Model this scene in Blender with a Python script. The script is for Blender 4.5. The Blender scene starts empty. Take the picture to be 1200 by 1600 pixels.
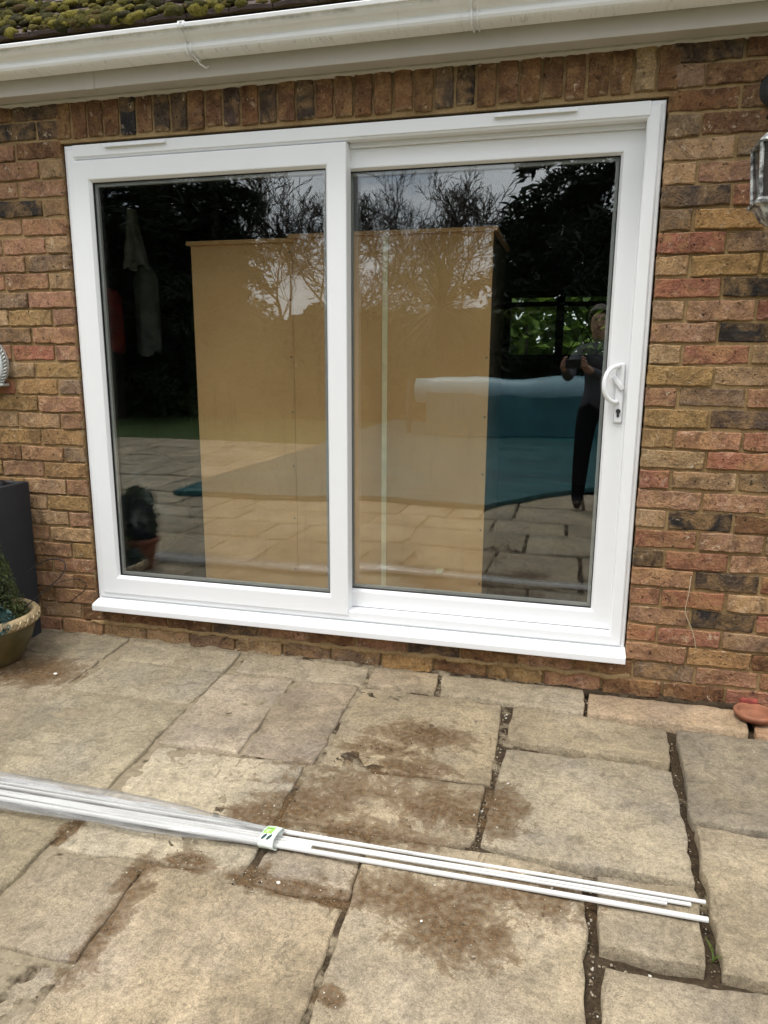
import bpy, bmesh, math, random
from mathutils import Vector, Matrix, noise
import numpy as np
RAD = math.radians
PI = math.pi
random.seed(7)
S = bpy.context.scene
COL = S.collection

# ------------------------------------------------------------------ camera
YAW, PITCH, ROLL = -0.250362, -0.205829, 0.0055816
CAM = Vector((0.0, -2.7912, 1.2826)); FPX = 1126.7
_f = Vector((math.sin(YAW)*math.cos(PITCH), math.cos(YAW)*math.cos(PITCH), math.sin(PITCH)))
_r = Vector((math.cos(YAW), -math.sin(YAW), 0)); _u = _r.cross(_f)
_r, _u = _r*math.cos(ROLL)+_u*math.sin(ROLL), _u*math.cos(ROLL)-_r*math.sin(ROLL)
cd = bpy.data.cameras.new('camera'); cam = bpy.data.objects.new('camera', cd); COL.objects.link(cam)
cam.matrix_world = Matrix(((_r.x,_u.x,-_f.x,CAM.x),(_r.y,_u.y,-_f.y,CAM.y),(_r.z,_u.z,-_f.z,CAM.z),(0,0,0,1)))
cd.sensor_fit = 'VERTICAL'; cd.sensor_height = 36; cd.sensor_width = 27
cd.lens = 36*FPX/1600; cd.clip_start = 0.02; cd.clip_end = 600
S.camera = cam

# ------------------------------------------------------------------ sky, sun, exposure
SUN_EL, SUN_AZ = 66, 215          # azimuth: degrees clockwise from +Y, where the sun stands
w = bpy.data.worlds.new('World'); S.world = w; w.use_nodes = True
nt = w.node_tree; nt.nodes.clear()
def wn(t): return nt.nodes.new(t)
sky = wn('ShaderNodeTexSky'); sky.sky_type = 'NISHITA'; sky.sun_disc = False
sky.sun_elevation = RAD(SUN_EL); sky.sun_rotation = RAD(SUN_AZ); sky.air_density = 1.0; sky.dust_density = 2.5
tc = wn('ShaderNodeTexCoord'); mp = wn('ShaderNodeMapping'); mp.inputs['Scale'].default_value = (1, 1, 2.6)
nz = wn('ShaderNodeTexNoise'); nz.inputs['Scale'].default_value = 3.2; nz.inputs['Detail'].default_value = 7; nz.inputs['Roughness'].default_value = .58
cr = wn('ShaderNodeValToRGB'); cr.color_ramp.elements[0].position = .30; cr.color_ramp.elements[1].position = .50
cc = wn('ShaderNodeValToRGB'); cc.color_ramp.elements[0].position = .42; cc.color_ramp.elements[0].color = (.60,.63,.67,1)
cc.color_ramp.elements[1].position = .72; cc.color_ramp.elements[1].color = (.985,.99,1.0,1)
sc = wn('ShaderNodeVectorMath'); sc.operation = 'SCALE'; sc.inputs['Scale'].default_value = 13.0
mx = wn('ShaderNodeMix'); mx.data_type = 'RGBA'
bg = wn('ShaderNodeBackground'); bg.inputs['Strength'].default_value = 0.1
wo = wn('ShaderNodeOutputWorld')
L = nt.links.new
L(tc.outputs['Generated'], mp.inputs['Vector']); L(mp.outputs[0], nz.inputs['Vector'])
L(nz.outputs['Fac'], cr.inputs[0]); L(nz.outputs['Fac'], cc.inputs[0]); L(cc.outputs[0], sc.inputs[0])
sz = wn('ShaderNodeSeparateXYZ'); L(tc.outputs['Generated'], sz.inputs[0])
mr = wn('ShaderNodeMapRange'); mr.inputs['From Min'].default_value = 0; mr.inputs['From Max'].default_value = 1; mr.inputs['To Min'].default_value = .72; mr.inputs['To Max'].default_value = 1.85
L(sz.outputs[2], mr.inputs['Value']); zg = wn('ShaderNodeVectorMath'); zg.operation = 'SCALE'; L(sc.outputs[0], zg.inputs[0]); L(mr.outputs[0], zg.inputs['Scale'])   # overcast sky, brightest overhead
L(cr.outputs[0], mx.inputs['Factor']); L(sky.outputs[0], mx.inputs['A']); L(zg.outputs[0], mx.inputs['B'])
L(mx.outputs['Result'], bg.inputs['Color']); L(bg.outputs[0], wo.inputs['Surface'])

sl = bpy.data.lights.new('sun', 'SUN'); sl.energy = 1.3; sl.angle = RAD(14); sl.color = (1, .965, .91)
so = bpy.data.objects.new('sun', sl); COL.objects.link(so)
sd = Vector((math.sin(RAD(SUN_AZ))*math.cos(RAD(SUN_EL)), math.cos(RAD(SUN_AZ))*math.cos(RAD(SUN_EL)), math.sin(RAD(SUN_EL))))
so.rotation_euler = sd.to_track_quat('Z', 'Y').to_euler()
S.view_settings.view_transform = 'Standard'; S.view_settings.look = 'None'
S.view_settings.exposure = 0.72; S.view_settings.gamma = 1
S.render.engine = 'CYCLES'
S.cycles.use_denoising = True
S.cycles.max_bounces = 7; S.cycles.transparent_max_bounces = 16; S.cycles.glossy_bounces = 3; S.cycles.diffuse_bounces = 3
S.cycles.use_adaptive_sampling = True; S.cycles.adaptive_threshold = 0.02
S.cycles.caustics_reflective = False; S.cycles.caustics_refractive = False
S.cycles.sample_clamp_indirect = 6

# ------------------------------------------------------------------ helpers
def tag(o, label, cat=None, group=None, kind=None):
    if label: o['label'] = label
    if cat: o['category'] = cat; o['kind'] = 'thing'
    if group: o['group'] = group
    if kind: o['kind'] = kind
    return o
def mesh_obj(name, me, mat=None, parent=None):
    o = bpy.data.objects.new(name, me); COL.objects.link(o)
    if mat is not None and not me.materials: me.materials.append(mat)
    if parent: o.parent = parent
    return o
def obj(name, bm, mat=None, parent=None, smooth=False):
    me = bpy.data.meshes.new(name)
    bmesh.ops.recalc_face_normals(bm, faces=bm.faces[:])
    bm.to_mesh(me); bm.free()
    if smooth:
        me.polygons.foreach_set('use_smooth', [True]*len(me.polygons))
    return mesh_obj(name, me, mat, parent)
def pydata(name, vs, fs, mat=None, parent=None, smooth=False):
    me = bpy.data.meshes.new(name); me.from_pydata(vs, [], fs); me.update()
    if smooth: me.polygons.foreach_set('use_smooth', [True]*len(me.polygons))
    return mesh_obj(name, me, mat, parent)
def empty(name, loc=(0,0,0)):
    o = bpy.data.objects.new(name, None); COL.objects.link(o); o.location = loc; o.empty_display_size = .05
    return o
def box(bm, x0, x1, y0, y1, z0, z1, bev=0, seg=2):
    vs = [bm.verts.new(c) for c in ((x0,y0,z0),(x1,y0,z0),(x1,y1,z0),(x0,y1,z0),(x0,y0,z1),(x1,y0,z1),(x1,y1,z1),(x0,y1,z1))]
    fs = [bm.faces.new([vs[i] for i in q]) for q in ((0,3,2,1),(4,5,6,7),(0,1,5,4),(1,2,6,5),(2,3,7,6),(3,0,4,7))]
    if bev:
        es = list({e for f in fs for e in f.edges})
        bmesh.ops.bevel(bm, geom=es, offset=bev, segments=seg, affect='EDGES', profile=.5)
def tube(bm, pts, rad, n=8, cap=True):
    pts = [Vector(p) for p in pts]; rings = []; prev = None
    for i, p in enumerate(pts):
        d = (pts[min(i+1, len(pts)-1)]-pts[max(i-1, 0)]).normalized()
        a = prev if prev is not None else (Vector((0,0,1)) if abs(d.z) < .9 else Vector((1,0,0)))
        s = d.cross(a)
        if s.length < 1e-6: s = d.orthogonal()
        s.normalize(); t = s.cross(d).normalized(); prev = t
        r = rad[i] if isinstance(rad, (list, tuple)) else rad
        rings.append([bm.verts.new(p+(s*math.cos(2*PI*k/n)+t*math.sin(2*PI*k/n))*r) for k in range(n)])
    for a, b in zip(rings, rings[1:]):
        for k in range(n): bm.faces.new((a[k], a[(k+1)%n], b[(k+1)%n], b[k]))
    if cap and n > 2:
        bm.faces.new(rings[0][::-1]); bm.faces.new(rings[-1])
def lathe(bm, prof, c=(0,0,0), n=32, a0=0):
    rings = []
    for r, z in prof:
        rings.append([bm.verts.new((c[0]+r*math.cos(a0+2*PI*k/n), c[1]+r*math.sin(a0+2*PI*k/n), c[2]+z)) for k in range(n)])
    for a, b in zip(rings, rings[1:]):
        for k in range(n): bm.faces.new((a[k], a[(k+1)%n], b[(k+1)%n], b[k]))
    bm.faces.new(rings[0][::-1]); bm.faces.new(rings[-1])
def extrude_x(bm, prof, x0, x1, segs=1, wob=None):
    """closed (y,z) profile swept along x"""
    xs = [x0+(x1-x0)*i/segs for i in range(segs+1)]
    rings = [[bm.verts.new((x, y+(wob(x, j)[0] if wob else 0), z+(wob(x, j)[1] if wob else 0))) for j, (y, z) in enumerate(prof)] for x in xs]
    n = len(prof)
    for a, b in zip(rings, rings[1:]):
        for k in range(n): bm.faces.new((a[k], a[(k+1)%n], b[(k+1)%n], b[k]))
    bm.faces.new(rings[0][::-1]); bm.faces.new(rings[-1])
def ring(bm, x0, x1, z0, z1, prof):
    """open profile (inset, y) swept round a rectangle with mitred corners"""
    rs = [[bm.verts.new(c) for c in ((x0+o,y,z0+o),(x1-o,y,z0+o),(x1-o,y,z1-o),(x0+o,y,z1-o))] for o, y in prof]
    for a, b in zip(rs, rs[1:]):
        for k in range(4): bm.faces.new((a[k], a[(k+1)%4], b[(k+1)%4], b[k]))
def in_view(x, y, z, m=60):
    d = Vector((x,y,z))-CAM; k = d.dot(_f)
    if k < .05: return False
    u = 600+FPX*d.dot(_r)/k; v = 800-FPX*d.dot(_u)/k
    return -m < u < 1200+m and -m < v < 1600+m
def fbm(x, y, z=0, o=4): return noise.fractal(Vector((x,y,z)), 1.0, 2.0, o)

# ------------------------------------------------------------------ materials
class MT:
    def __init__(s, name, rough=.6, spec=.4):
        s.m = bpy.data.materials.new(name); s.m.use_nodes = True; s.t = s.m.node_tree
        s.b = s.t.nodes['Principled BSDF']; s.out = s.t.nodes['Material Output']
        s.b.inputs['Roughness'].default_value = rough; s.b.inputs['Specular IOR Level'].default_value = spec
    def n(s, t, **k):
        x = s.t.nodes.new(t)
        for a, v in k.items(): setattr(x, a, v)
        return x
    def set(s, inp, v):
        if hasattr(v, 'is_output') or isinstance(v, bpy.types.NodeSocket): s.t.links.new(v, inp)
        else: inp.default_value = v
    def coord(s, kind='Object', scale=(1,1,1), off=None):
        c = s.n('ShaderNodeTexCoord'); m = s.n('ShaderNodeMapping'); m.inputs['Scale'].default_value = scale
        s.t.links.new(c.outputs[kind], m.inputs['Vector'])
        if off is not None: s.t.links.new(off, m.inputs['Location'])
        return m.outputs[0]
    def pos(s):
        return s.n('ShaderNodeNewGeometry').outputs['Position']
    def noise(s, vec, scale, detail=4, rough=.55, dist=0, out='Fac'):
        x = s.n('ShaderNodeTexNoise'); s.set(x.inputs['Vector'], vec)
        x.inputs['Scale'].default_value = scale; x.inputs['Detail'].default_value = detail
        x.inputs['Roughness'].default_value = rough; x.inputs['Distortion'].default_value = dist
        return x.outputs[out]
    def vor(s, vec, scale, out='Distance', feat='F1'):
        x = s.n('ShaderNodeTexVoronoi', feature=feat); s.set(x.inputs['Vector'], vec); x.inputs['Scale'].default_value = scale
        return x.outputs[out]
    def ramp(s, v, *st):
        x = s.n('ShaderNodeValToRGB'); s.set(x.inputs[0], v); e = x.color_ramp.elements
        while len(e) < len(st): e.new(.5)
        for el, (p, c) in zip(e, st):
            el.position = p; el.color = (*c, 1) if isinstance(c, tuple) else (c, c, c, 1)
        return x.outputs[0]
    def math(s, op, a, b=0., c=0., clamp=False):
        x = s.n('ShaderNodeMath', operation=op, use_clamp=clamp); s.set(x.inputs[0], a); s.set(x.inputs[1], b); s.set(x.inputs[2], c)
        return x.outputs[0]
    def mix(s, f, a, b, mode='MIX'):
        x = s.n('ShaderNodeMix', data_type='RGBA', blend_type=mode); s.set(x.inputs['Factor'], f)
        for nm, v in (('A', a), ('B', b)):
            if isinstance(v, tuple): v = (*v, 1) if len(v) == 3 else v
            s.set(x.inputs[nm], v)
        return x.outputs['Result']
    def hsv(s, c, h=.5, sa=1., v=1.):
        x = s.n('ShaderNodeHueSaturation'); s.set(x.inputs['Color'], c); s.set(x.inputs['Hue'], h); s.set(x.inputs['Saturation'], sa); s.set(x.inputs['Value'], v)
        return x.outputs[0]
    def bump(s, h, strength=.3, dist=.005, prev=None):
        x = s.n('ShaderNodeBump'); s.set(x.inputs['Height'], h); x.inputs['Strength'].default_value = strength; x.inputs['Distance'].default_value = dist
        if prev is not None: s.t.links.new(prev, x.inputs['Normal'])
        s.t.links.new(x.outputs[0], s.b.inputs['Normal']); return x.outputs[0]
    def col(s, c):
        if isinstance(c, tuple): c = (*c, 1)
        s.set(s.b.inputs['Base Color'], c); return s
    def rough(s, v): s.set(s.b.inputs['Roughness'], v); return s

def simple(name, c, rough=.6, spec=.4, var=.15, scale=20, bump=0, bscale=None, bdist=.002, metal=0):
    m = MT(name, rough, spec); v = m.coord('Object')
    f = m.noise(v, scale, 5)
    k = m.ramp(f, (.3, 1-var), (.7, 1+var))
    m.col(m.mix(1., c, k, 'MULTIPLY'))
    if bump: m.bump(m.noise(v, bscale or scale*3, 5), bump, bdist)
    m.b.inputs['Metallic'].default_value = metal
    return m.m

def mk_brick(joined=False):
    m = MT('brick_clay', .9, .2); info = m.n('ShaderNodeObjectInfo')
    rnd = m.n('ShaderNodeNewGeometry').outputs['Random Per Island'] if joined else info.outputs['Random']
    sep = m.math('MULTIPLY', rnd, 37.0)
    comb = m.n('ShaderNodeCombineXYZ')
    for i, k in enumerate((1.0, .73, 1.31)): m.set(comb.inputs[i], m.math('MULTIPLY', sep, k))
    v = m.coord('Object', off=comb.outputs[0])
    base = m.ramp(rnd, (0., (.335,.175,.102)), (.35, (.375,.25,.134)), (.5, (.345,.21,.08)), (.65, (.285,.108,.064)), (.8, (.17,.084,.04)), (1., (.2,.138,.086))) if joined else info.outputs['Color']
    n1 = m.noise(v, 11, 4, .65, 1.2); n2 = m.noise(v, 19, 4, .7, .8); n3 = m.noise(v, 120, 3, .75); n5 = m.noise(v, 8, 3, .6, 1.5)
    c = m.mix(m.ramp(n5, (.42, 0.), (.62, .55)), base, (.345,.205,.088))             # sandy yellow flashing
    c = m.mix(m.ramp(n1, (.44, 0.), (.68, .8)), c, m.hsv(base, .495, .95, .40))     # burnt patches
    c = m.mix(m.ramp(n2, (.54, 0.), (.72, .6)), c, m.hsv(base, .51, .85, 1.55))       # pale bloom
    c = m.mix(1., c, m.ramp(n3, (.25, .55), (.5, .98), (.75, 1.4)), 'MULTIPLY')
    wht = m.math('MULTIPLY', m.ramp(m.noise(v, 30, 4, .8, .6), (.60, 0.), (.67, .8)), m.ramp(m.noise(v, 6, 2), (.46, 0.), (.58, 1.)))
    c = m.mix(wht, c, (.55, .44, .31))
    # mortar smeared over the arrises
    sx = m.n('ShaderNodeSeparateXYZ'); oc = m.n('ShaderNodeTexCoord'); m.set(sx.inputs[0], oc.outputs['Generated'])
    ex = m.math('MINIMUM', sx.outputs[0], m.math('SUBTRACT', 1., sx.outputs[0])); ez = m.math('MINIMUM', sx.outputs[2], m.math('SUBTRACT', 1., sx.outputs[2]))
    e = m.math('MINIMUM', m.math('MULTIPLY', ex, 3.), ez)
    sm = m.math('SUBTRACT', m.math('ADD', m.noise(v, 24, 5, .7), .02), m.math('MULTIPLY', e, 1.6))
    if not joined: c = m.mix(m.ramp(sm, (.50, 0.), (.60, .7)), c, (.33,.24,.135))
    pit = m.ramp(m.noise(v, 62, 4, .65), (.28, 1.), (.37, 0.))
    c = m.mix(m.math('MULTIPLY', pit, .85), c, (.022, .016, .013))
    m.col(c)
    h = m.math('ADD', m.math('MULTIPLY', n3, .5), m.math('ADD', m.math('MULTIPLY', n2, 1.1), m.math('MULTIPLY', pit, -1.0)))
    m.bump(h, 1.0, .009)
    return m.m
def mk_mortar():
    m = MT('mortar', .95, .15); v = m.pos()
    n1 = m.noise(v, 7, 5); n2 = m.noise(v, 160, 4, .7)
    c = m.ramp(n1, (.3, (.25,.160,.072)), (.7, (.38,.262,.130)))
    c = m.mix(1., c, m.ramp(n2, (.3, .7), (.7, 1.2)), 'MULTIPLY')
    m.col(c); m.bump(m.math('ADD', n2, m.noise(v, 35, 4)), .6, .004)
    return m.m
STAINS = [(-0.438,-0.518,.13,.07,1),(-0.55,-0.64,.13,.04,.8),(-0.434,-0.746,.1,.05,1),(-0.565,-0.88,.22,.08,.5),(-0.30,-0.92,.15,.07,.8),(-0.127,-0.883,.05,.1,1),(-0.683,-1.012,.12,.06,.9),(-0.774,-1.08,.09,.05,1.3),(-0.487,-1.081,.16,.04,1.0),(-0.281,-1.297,.18,.06,.95),(-0.19,-1.376,.1,.07,1),(-0.056,-1.227,.12,.05,.8),(0.049,-1.165,.05,.03,.7),(-0.897,-1.316,.05,.032,1.4),(-0.412,-1.61,.022,.018,1.4),(-0.56,-1.335,.15,.025,1.1),(-0.713,-1.324,.03,.04,1.2),(-0.995,-1.39,.03,.05,1.1),(-1.282,-1.28,.02,.05,1.2),(-0.962,-1.54,.03,.14,.8),(-2.13,-0.42,.16,.09,1.3)]
def stain(m, v, c):
    # grit and damp dirt trodden into the paving, patches with outlines of their own
    sx = m.n('ShaderNodeSeparateXYZ'); m.set(sx.inputs[0], v)
    best = None
    for x, y, rx, ry, k in STAINS:
        dx = m.math('MULTIPLY', m.math('SUBTRACT', sx.outputs[0], x), 1/rx); dy = m.math('MULTIPLY', m.math('SUBTRACT', sx.outputs[1], y), 1/ry)
        d = m.math('SQRT', m.math('ADD', m.math('MULTIPLY', dx, dx), m.math('MULTIPLY', dy, dy)))
        e = m.math('MULTIPLY', m.math('SUBTRACT', 1.8, d), k)
        best = e if best is None else m.math('MAXIMUM', best, e)
    nn = m.noise(v, 17, 5, .75, .6)
    f = m.math('ADD', best, m.math('MULTIPLY', m.math('SUBTRACT', nn, .5), 4.2))
    f = m.ramp(m.math('MULTIPLY', f, .5), (.12, 0.), (.22, .6), (.6, 1.))
    f = m.math('MULTIPLY', f, m.ramp(m.noise(v, 60, 4, .7), (.32, .45), (.52, 1.)))
    dirt = m.ramp(m.noise(v, 120, 4, .7), (.3, (.036,.021,.009)), (.55, (.115,.068,.030)), (.78, (.24,.155,.08)))
    return m.mix(f, c, dirt), f
def mk_stone():
    m = MT('sandstone', .82, .3); v = m.pos(); info = m.n('ShaderNodeObjectInfo')
    rnd = info.outputs['Random']
    n1 = m.noise(v, 2.6, 4, .6, .4); n2 = m.noise(v, 20, 5, .7, .7); n3 = m.noise(v, 85, 4, .75); n4 = m.noise(v, 280, 2, .7)
    c = m.ramp(n1, (.28, (.195,.158,.106)), (.5, (.29,.237,.158)), (.72, (.38,.312,.212)))
    tint = m.mix(m.ramp(m.noise(v, 3.4, 3), (.45, 0.), (.7, .5)), c, m.hsv(c, .49, .65, .80))
    c = m.mix(1., tint, info.outputs['Color'], 'MULTIPLY')
    c = m.mix(1., c, m.ramp(n2, (.25, .58), (.5, 1.0), (.78, 1.28)), 'MULTIPLY')
    c = m.mix(1., c, m.ramp(n3, (.25, .56), (.5, 1.), (.75, 1.34)), 'MULTIPLY')
    c = m.mix(1., c, m.ramp(n4, (.25, .62), (.75, 1.34)), 'MULTIPLY')
    # riven cleavage: broken contour ledges, with thin dark lines along them
    nl = m.noise(v, 5.5, 5, .62, .9); ledge = m.math('MULTIPLY', m.math('ABSOLUTE', m.math('SUBTRACT', m.math('FRACT', m.math('MULTIPLY', nl, 7.)), .5)), 2.)
    crack = m.math('MULTIPLY', m.ramp(ledge, (.0, 1.), (.10, 0.)), m.ramp(m.noise(v, 8, 4, .7), (.50, 0.), (.60, .8)))
    c = m.mix(crack, c, (.10,.078,.05))
    c, f = stain(m, v, c)
    m.col(c)
    m.rough(m.ramp(f, (0., .84), (.8, .62)))
    steps = m.math('MULTIPLY', m.math('FLOOR', m.math('MULTIPLY', nl, 7.)), .35)
    b = m.bump(m.math('ADD', steps, m.math('MULTIPLY', n2, 1.0), 0.), .7, .008); b = m.bump(n3, .5, .004, b)
    m.bump(m.noise(v, 190, 4, .7), .3, .0015, b)
    return m.m
def mk_bed():
    m = MT('joint_fill', .9, .2); v = m.pos(); sx = m.n('ShaderNodeSeparateXYZ'); m.set(sx.inputs[0], v)
    n = m.noise(v, 9, 5, .65); f = m.math('ADD', n, m.math('MULTIPLY', sx.outputs[0], .17))
    mort = m.ramp(m.noise(v, 40, 5, .7), (.3, (.165,.132,.086)), (.7, (.30,.245,.162)))
    soil = m.ramp(m.noise(v, 90, 5, .7), (.3, (.018,.012,.007)), (.7, (.075,.052,.029)))
    m.col(stain(m, v, m.mix(m.ramp(f, (.35, 0.), (.46, 1.)), mort, soil))[0])
    m.bump(m.noise(v, 110, 5, .7), .7, .006)
    return m.m
def mk_upvc():
    m = MT('white_upvc', .32, .45); v = m.coord('Object')
    m.col(m.mix(m.ramp(m.noise(v, 6, 4), (.45, 0.), (.8, .35)), (.82,.825,.825), (.77,.775,.77)))
    return m.m
def mk_old_white(name, c=(.72,.70,.65), streak=.6, lip=0):
    m = MT(name, .42, .4); v = m.pos(); mpn = m.n('ShaderNodeMapping'); mpn.inputs['Scale'].default_value = (30, 4, 6)
    m.set(mpn.inputs['Vector'], v)
    n = m.noise(v, 5, 5, .65); g = m.noise(mpn.outputs[0], 1.0, 6, .75); s = m.noise(v, 90, 4, .7)
    col = m.mix(m.ramp(n, (.4, 0.), (.75, .5)), c, tuple(x*.86 for x in c))
    col = m.mix(m.math('MULTIPLY', m.ramp(g, (.60, 0.), (.74, streak)), m.ramp(s, (.4, .2), (.6, 1.))), col, (.16,.15,.12))
    if lip:
        sz_ = m.n('ShaderNodeSeparateXYZ'); m.set(sz_.inputs[0], v)
        near = m.math('SUBTRACT', 1., m.math('MULTIPLY', m.math('ABSOLUTE', m.math('SUBTRACT', sz_.outputs[2], lip)), 110.), clamp=True)
        low = m.math('SUBTRACT', 1., m.math('MULTIPLY', m.math('ABSOLUTE', m.math('SUBTRACT', sz_.outputs[2], lip-.058)), 190.), clamp=True)
        k = m.math('ADD', m.math('MULTIPLY', near, m.ramp(m.noise(v, 9, 5, .75), (.46, 0.), (.66, .5))), m.math('MULTIPLY', low, m.ramp(m.noise(mpn.outputs[0], 2.2, 4, .8), (.56, 0.), (.66, .45))), clamp=True)
        col = m.mix(k, col, (.13,.12,.10))
    m.col(col); return m.m
def mk_glass():
    m = bpy.data.materials.new('window_glass'); m.use_nodes = True; t = m.node_tree; t.nodes.clear()
    N = t.nodes.new; Lk = t.links.new
    geo = N('ShaderNodeNewGeometry'); dot = N('ShaderNodeVectorMath'); dot.operation = 'DOT_PRODUCT'
    Lk(geo.outputs['Normal'], dot.inputs[0]); Lk(geo.outputs['Incoming'], dot.inputs[1])
    def mth(op, a, b):
        x = N('ShaderNodeMath'); x.operation = op
        for i, q in enumerate((a, b)):
            if isinstance(q, (int, float)): x.inputs[i].default_value = q
            else: Lk(q, x.inputs[i])
        return x.outputs[0]
    c = mth('ABSOLUTE', dot.outputs['Value'], 0); q = mth('POWER', mth('SUBTRACT', 1, c), 5)
    F = mth('ADD', mth('MULTIPLY', q, .93), .062)
    tr = N('ShaderNodeBsdfTransparent'); tr.inputs[0].default_value = (.97,.985,.975,1)
    gl = N('ShaderNodeBsdfGlossy'); gl.inputs['Roughness'].default_value = 0.0; gl.inputs['Color'].default_value = (.97,.98,1,1)
    # faint waviness of float glass
    nzz = N('ShaderNodeTexNoise'); nzz.inputs['Scale'].default_value = 2.2; nzz.inputs['Detail'].default_value = 1.5
    bp = N('ShaderNodeBump'); bp.inputs['Strength'].default_value = .06; bp.inputs['Distance'].default_value = .02
    tcn = N('ShaderNodeTexCoord'); Lk(tcn.outputs['Object'], nzz.inputs['Vector']); Lk(nzz.outputs['Fac'], bp.inputs['Height']); Lk(bp.outputs[0], gl.inputs['Normal'])
    mxs = N('ShaderNodeMixShader'); Lk(F, mxs.inputs[0]); Lk(tr.outputs[0], mxs.inputs[1]); Lk(gl.outputs[0], mxs.inputs[2])
    o = N('ShaderNodeOutputMaterial'); Lk(mxs.outputs[0], o.inputs[0])
    return m
def mk_leaf(name, a, b, trans=.25, rough=.55):
    m = MT(name, rough, .3); v = m.pos()
    oi = m.n('ShaderNodeNewGeometry').outputs['Random Per Island']
    m.col(m.mix(oi, a, b)); m.b.inputs['Subsurface Weight'].default_value = 0
    tr = m.n('ShaderNodeBsdfTranslucent'); tr.inputs[0].default_value = (*[min(1, x*1.4) for x in b], 1)
    mxs = m.n('ShaderNodeMixShader'); mxs.inputs[0].default_value = trans
    m.t.links.new(m.b.outputs[0], mxs.inputs[1]); m.t.links.new(tr.outputs[0], mxs.inputs[2]); m.t.links.new(mxs.outputs[0], m.out.inputs[0])
    return m.m
BRICK = mk_brick(); MORTAR = mk_mortar(); STONE = mk_stone(); BED = mk_bed(); UPVC = mk_upvc()
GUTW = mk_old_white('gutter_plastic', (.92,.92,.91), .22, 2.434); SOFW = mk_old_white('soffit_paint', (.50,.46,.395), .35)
GLASS = mk_glass()
RUBBER = simple('black_rubber', (.012,.012,.013), .5, .3, .1)
SPACER = simple('spacer_bar', (.30,.30,.29), .4, .5, .05)

# ------------------------------------------------------------------ ground and patio
Zc = lambda k: .075+(28-k)*.075
GRASS = simple('lawn', (.05,.075,.022), .9, .2, .4, 3, .8, 60, .02)
bm = bmesh.new(); 
gv = [bm.verts.new(c) for c in ((-150,-200,-.10),(150,-200,-.10),(150,200,-.10),(-150,200,-.10))]; bm.faces.new(gv)
tag(obj('ground', bm, GRASS), 'green lawn stretching away beyond the stone patio', kind='structure')

def sstep(a, b, x):
    t = max(0, min(1, (x-a)/(b-a))); return t*t*(3-2*t)
def bed_z(x, y):
    d = .0005+.030*sstep(-.30, .25, x)
    if y > -.24 and -1.5 < x < 0.1: d = max(d, .008)
    d += .006*max(0, fbm(x*6, y*6, 3, 3))+.004*fbm(x*30, y*30, 5, 3)
    return -max(d, -.001)
xs = [-6.0]+[-2.7+i*.02 for i in range(192)]+[4.0]; ys = [.02-i*.02 for i in range(100)]+[-4.4]
vs = []; fs = []
for y in ys:
    for x in xs: vs.append((x, y, bed_z(x, y) if -2.7 <= x <= 1.15 and y > -2 else -.012))
nx = len(xs)
for j in range(len(ys)-1):
    for i in range(nx-1): fs.append((j*nx+i, j*nx+i+1, (j+1)*nx+i+1, (j+1)*nx+i))
patio = pydata('patio', vs, fs, BED, smooth=True)
tag(patio, 'riven sandstone patio with gritty mortar and open soil joints', kind='structure')

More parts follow.
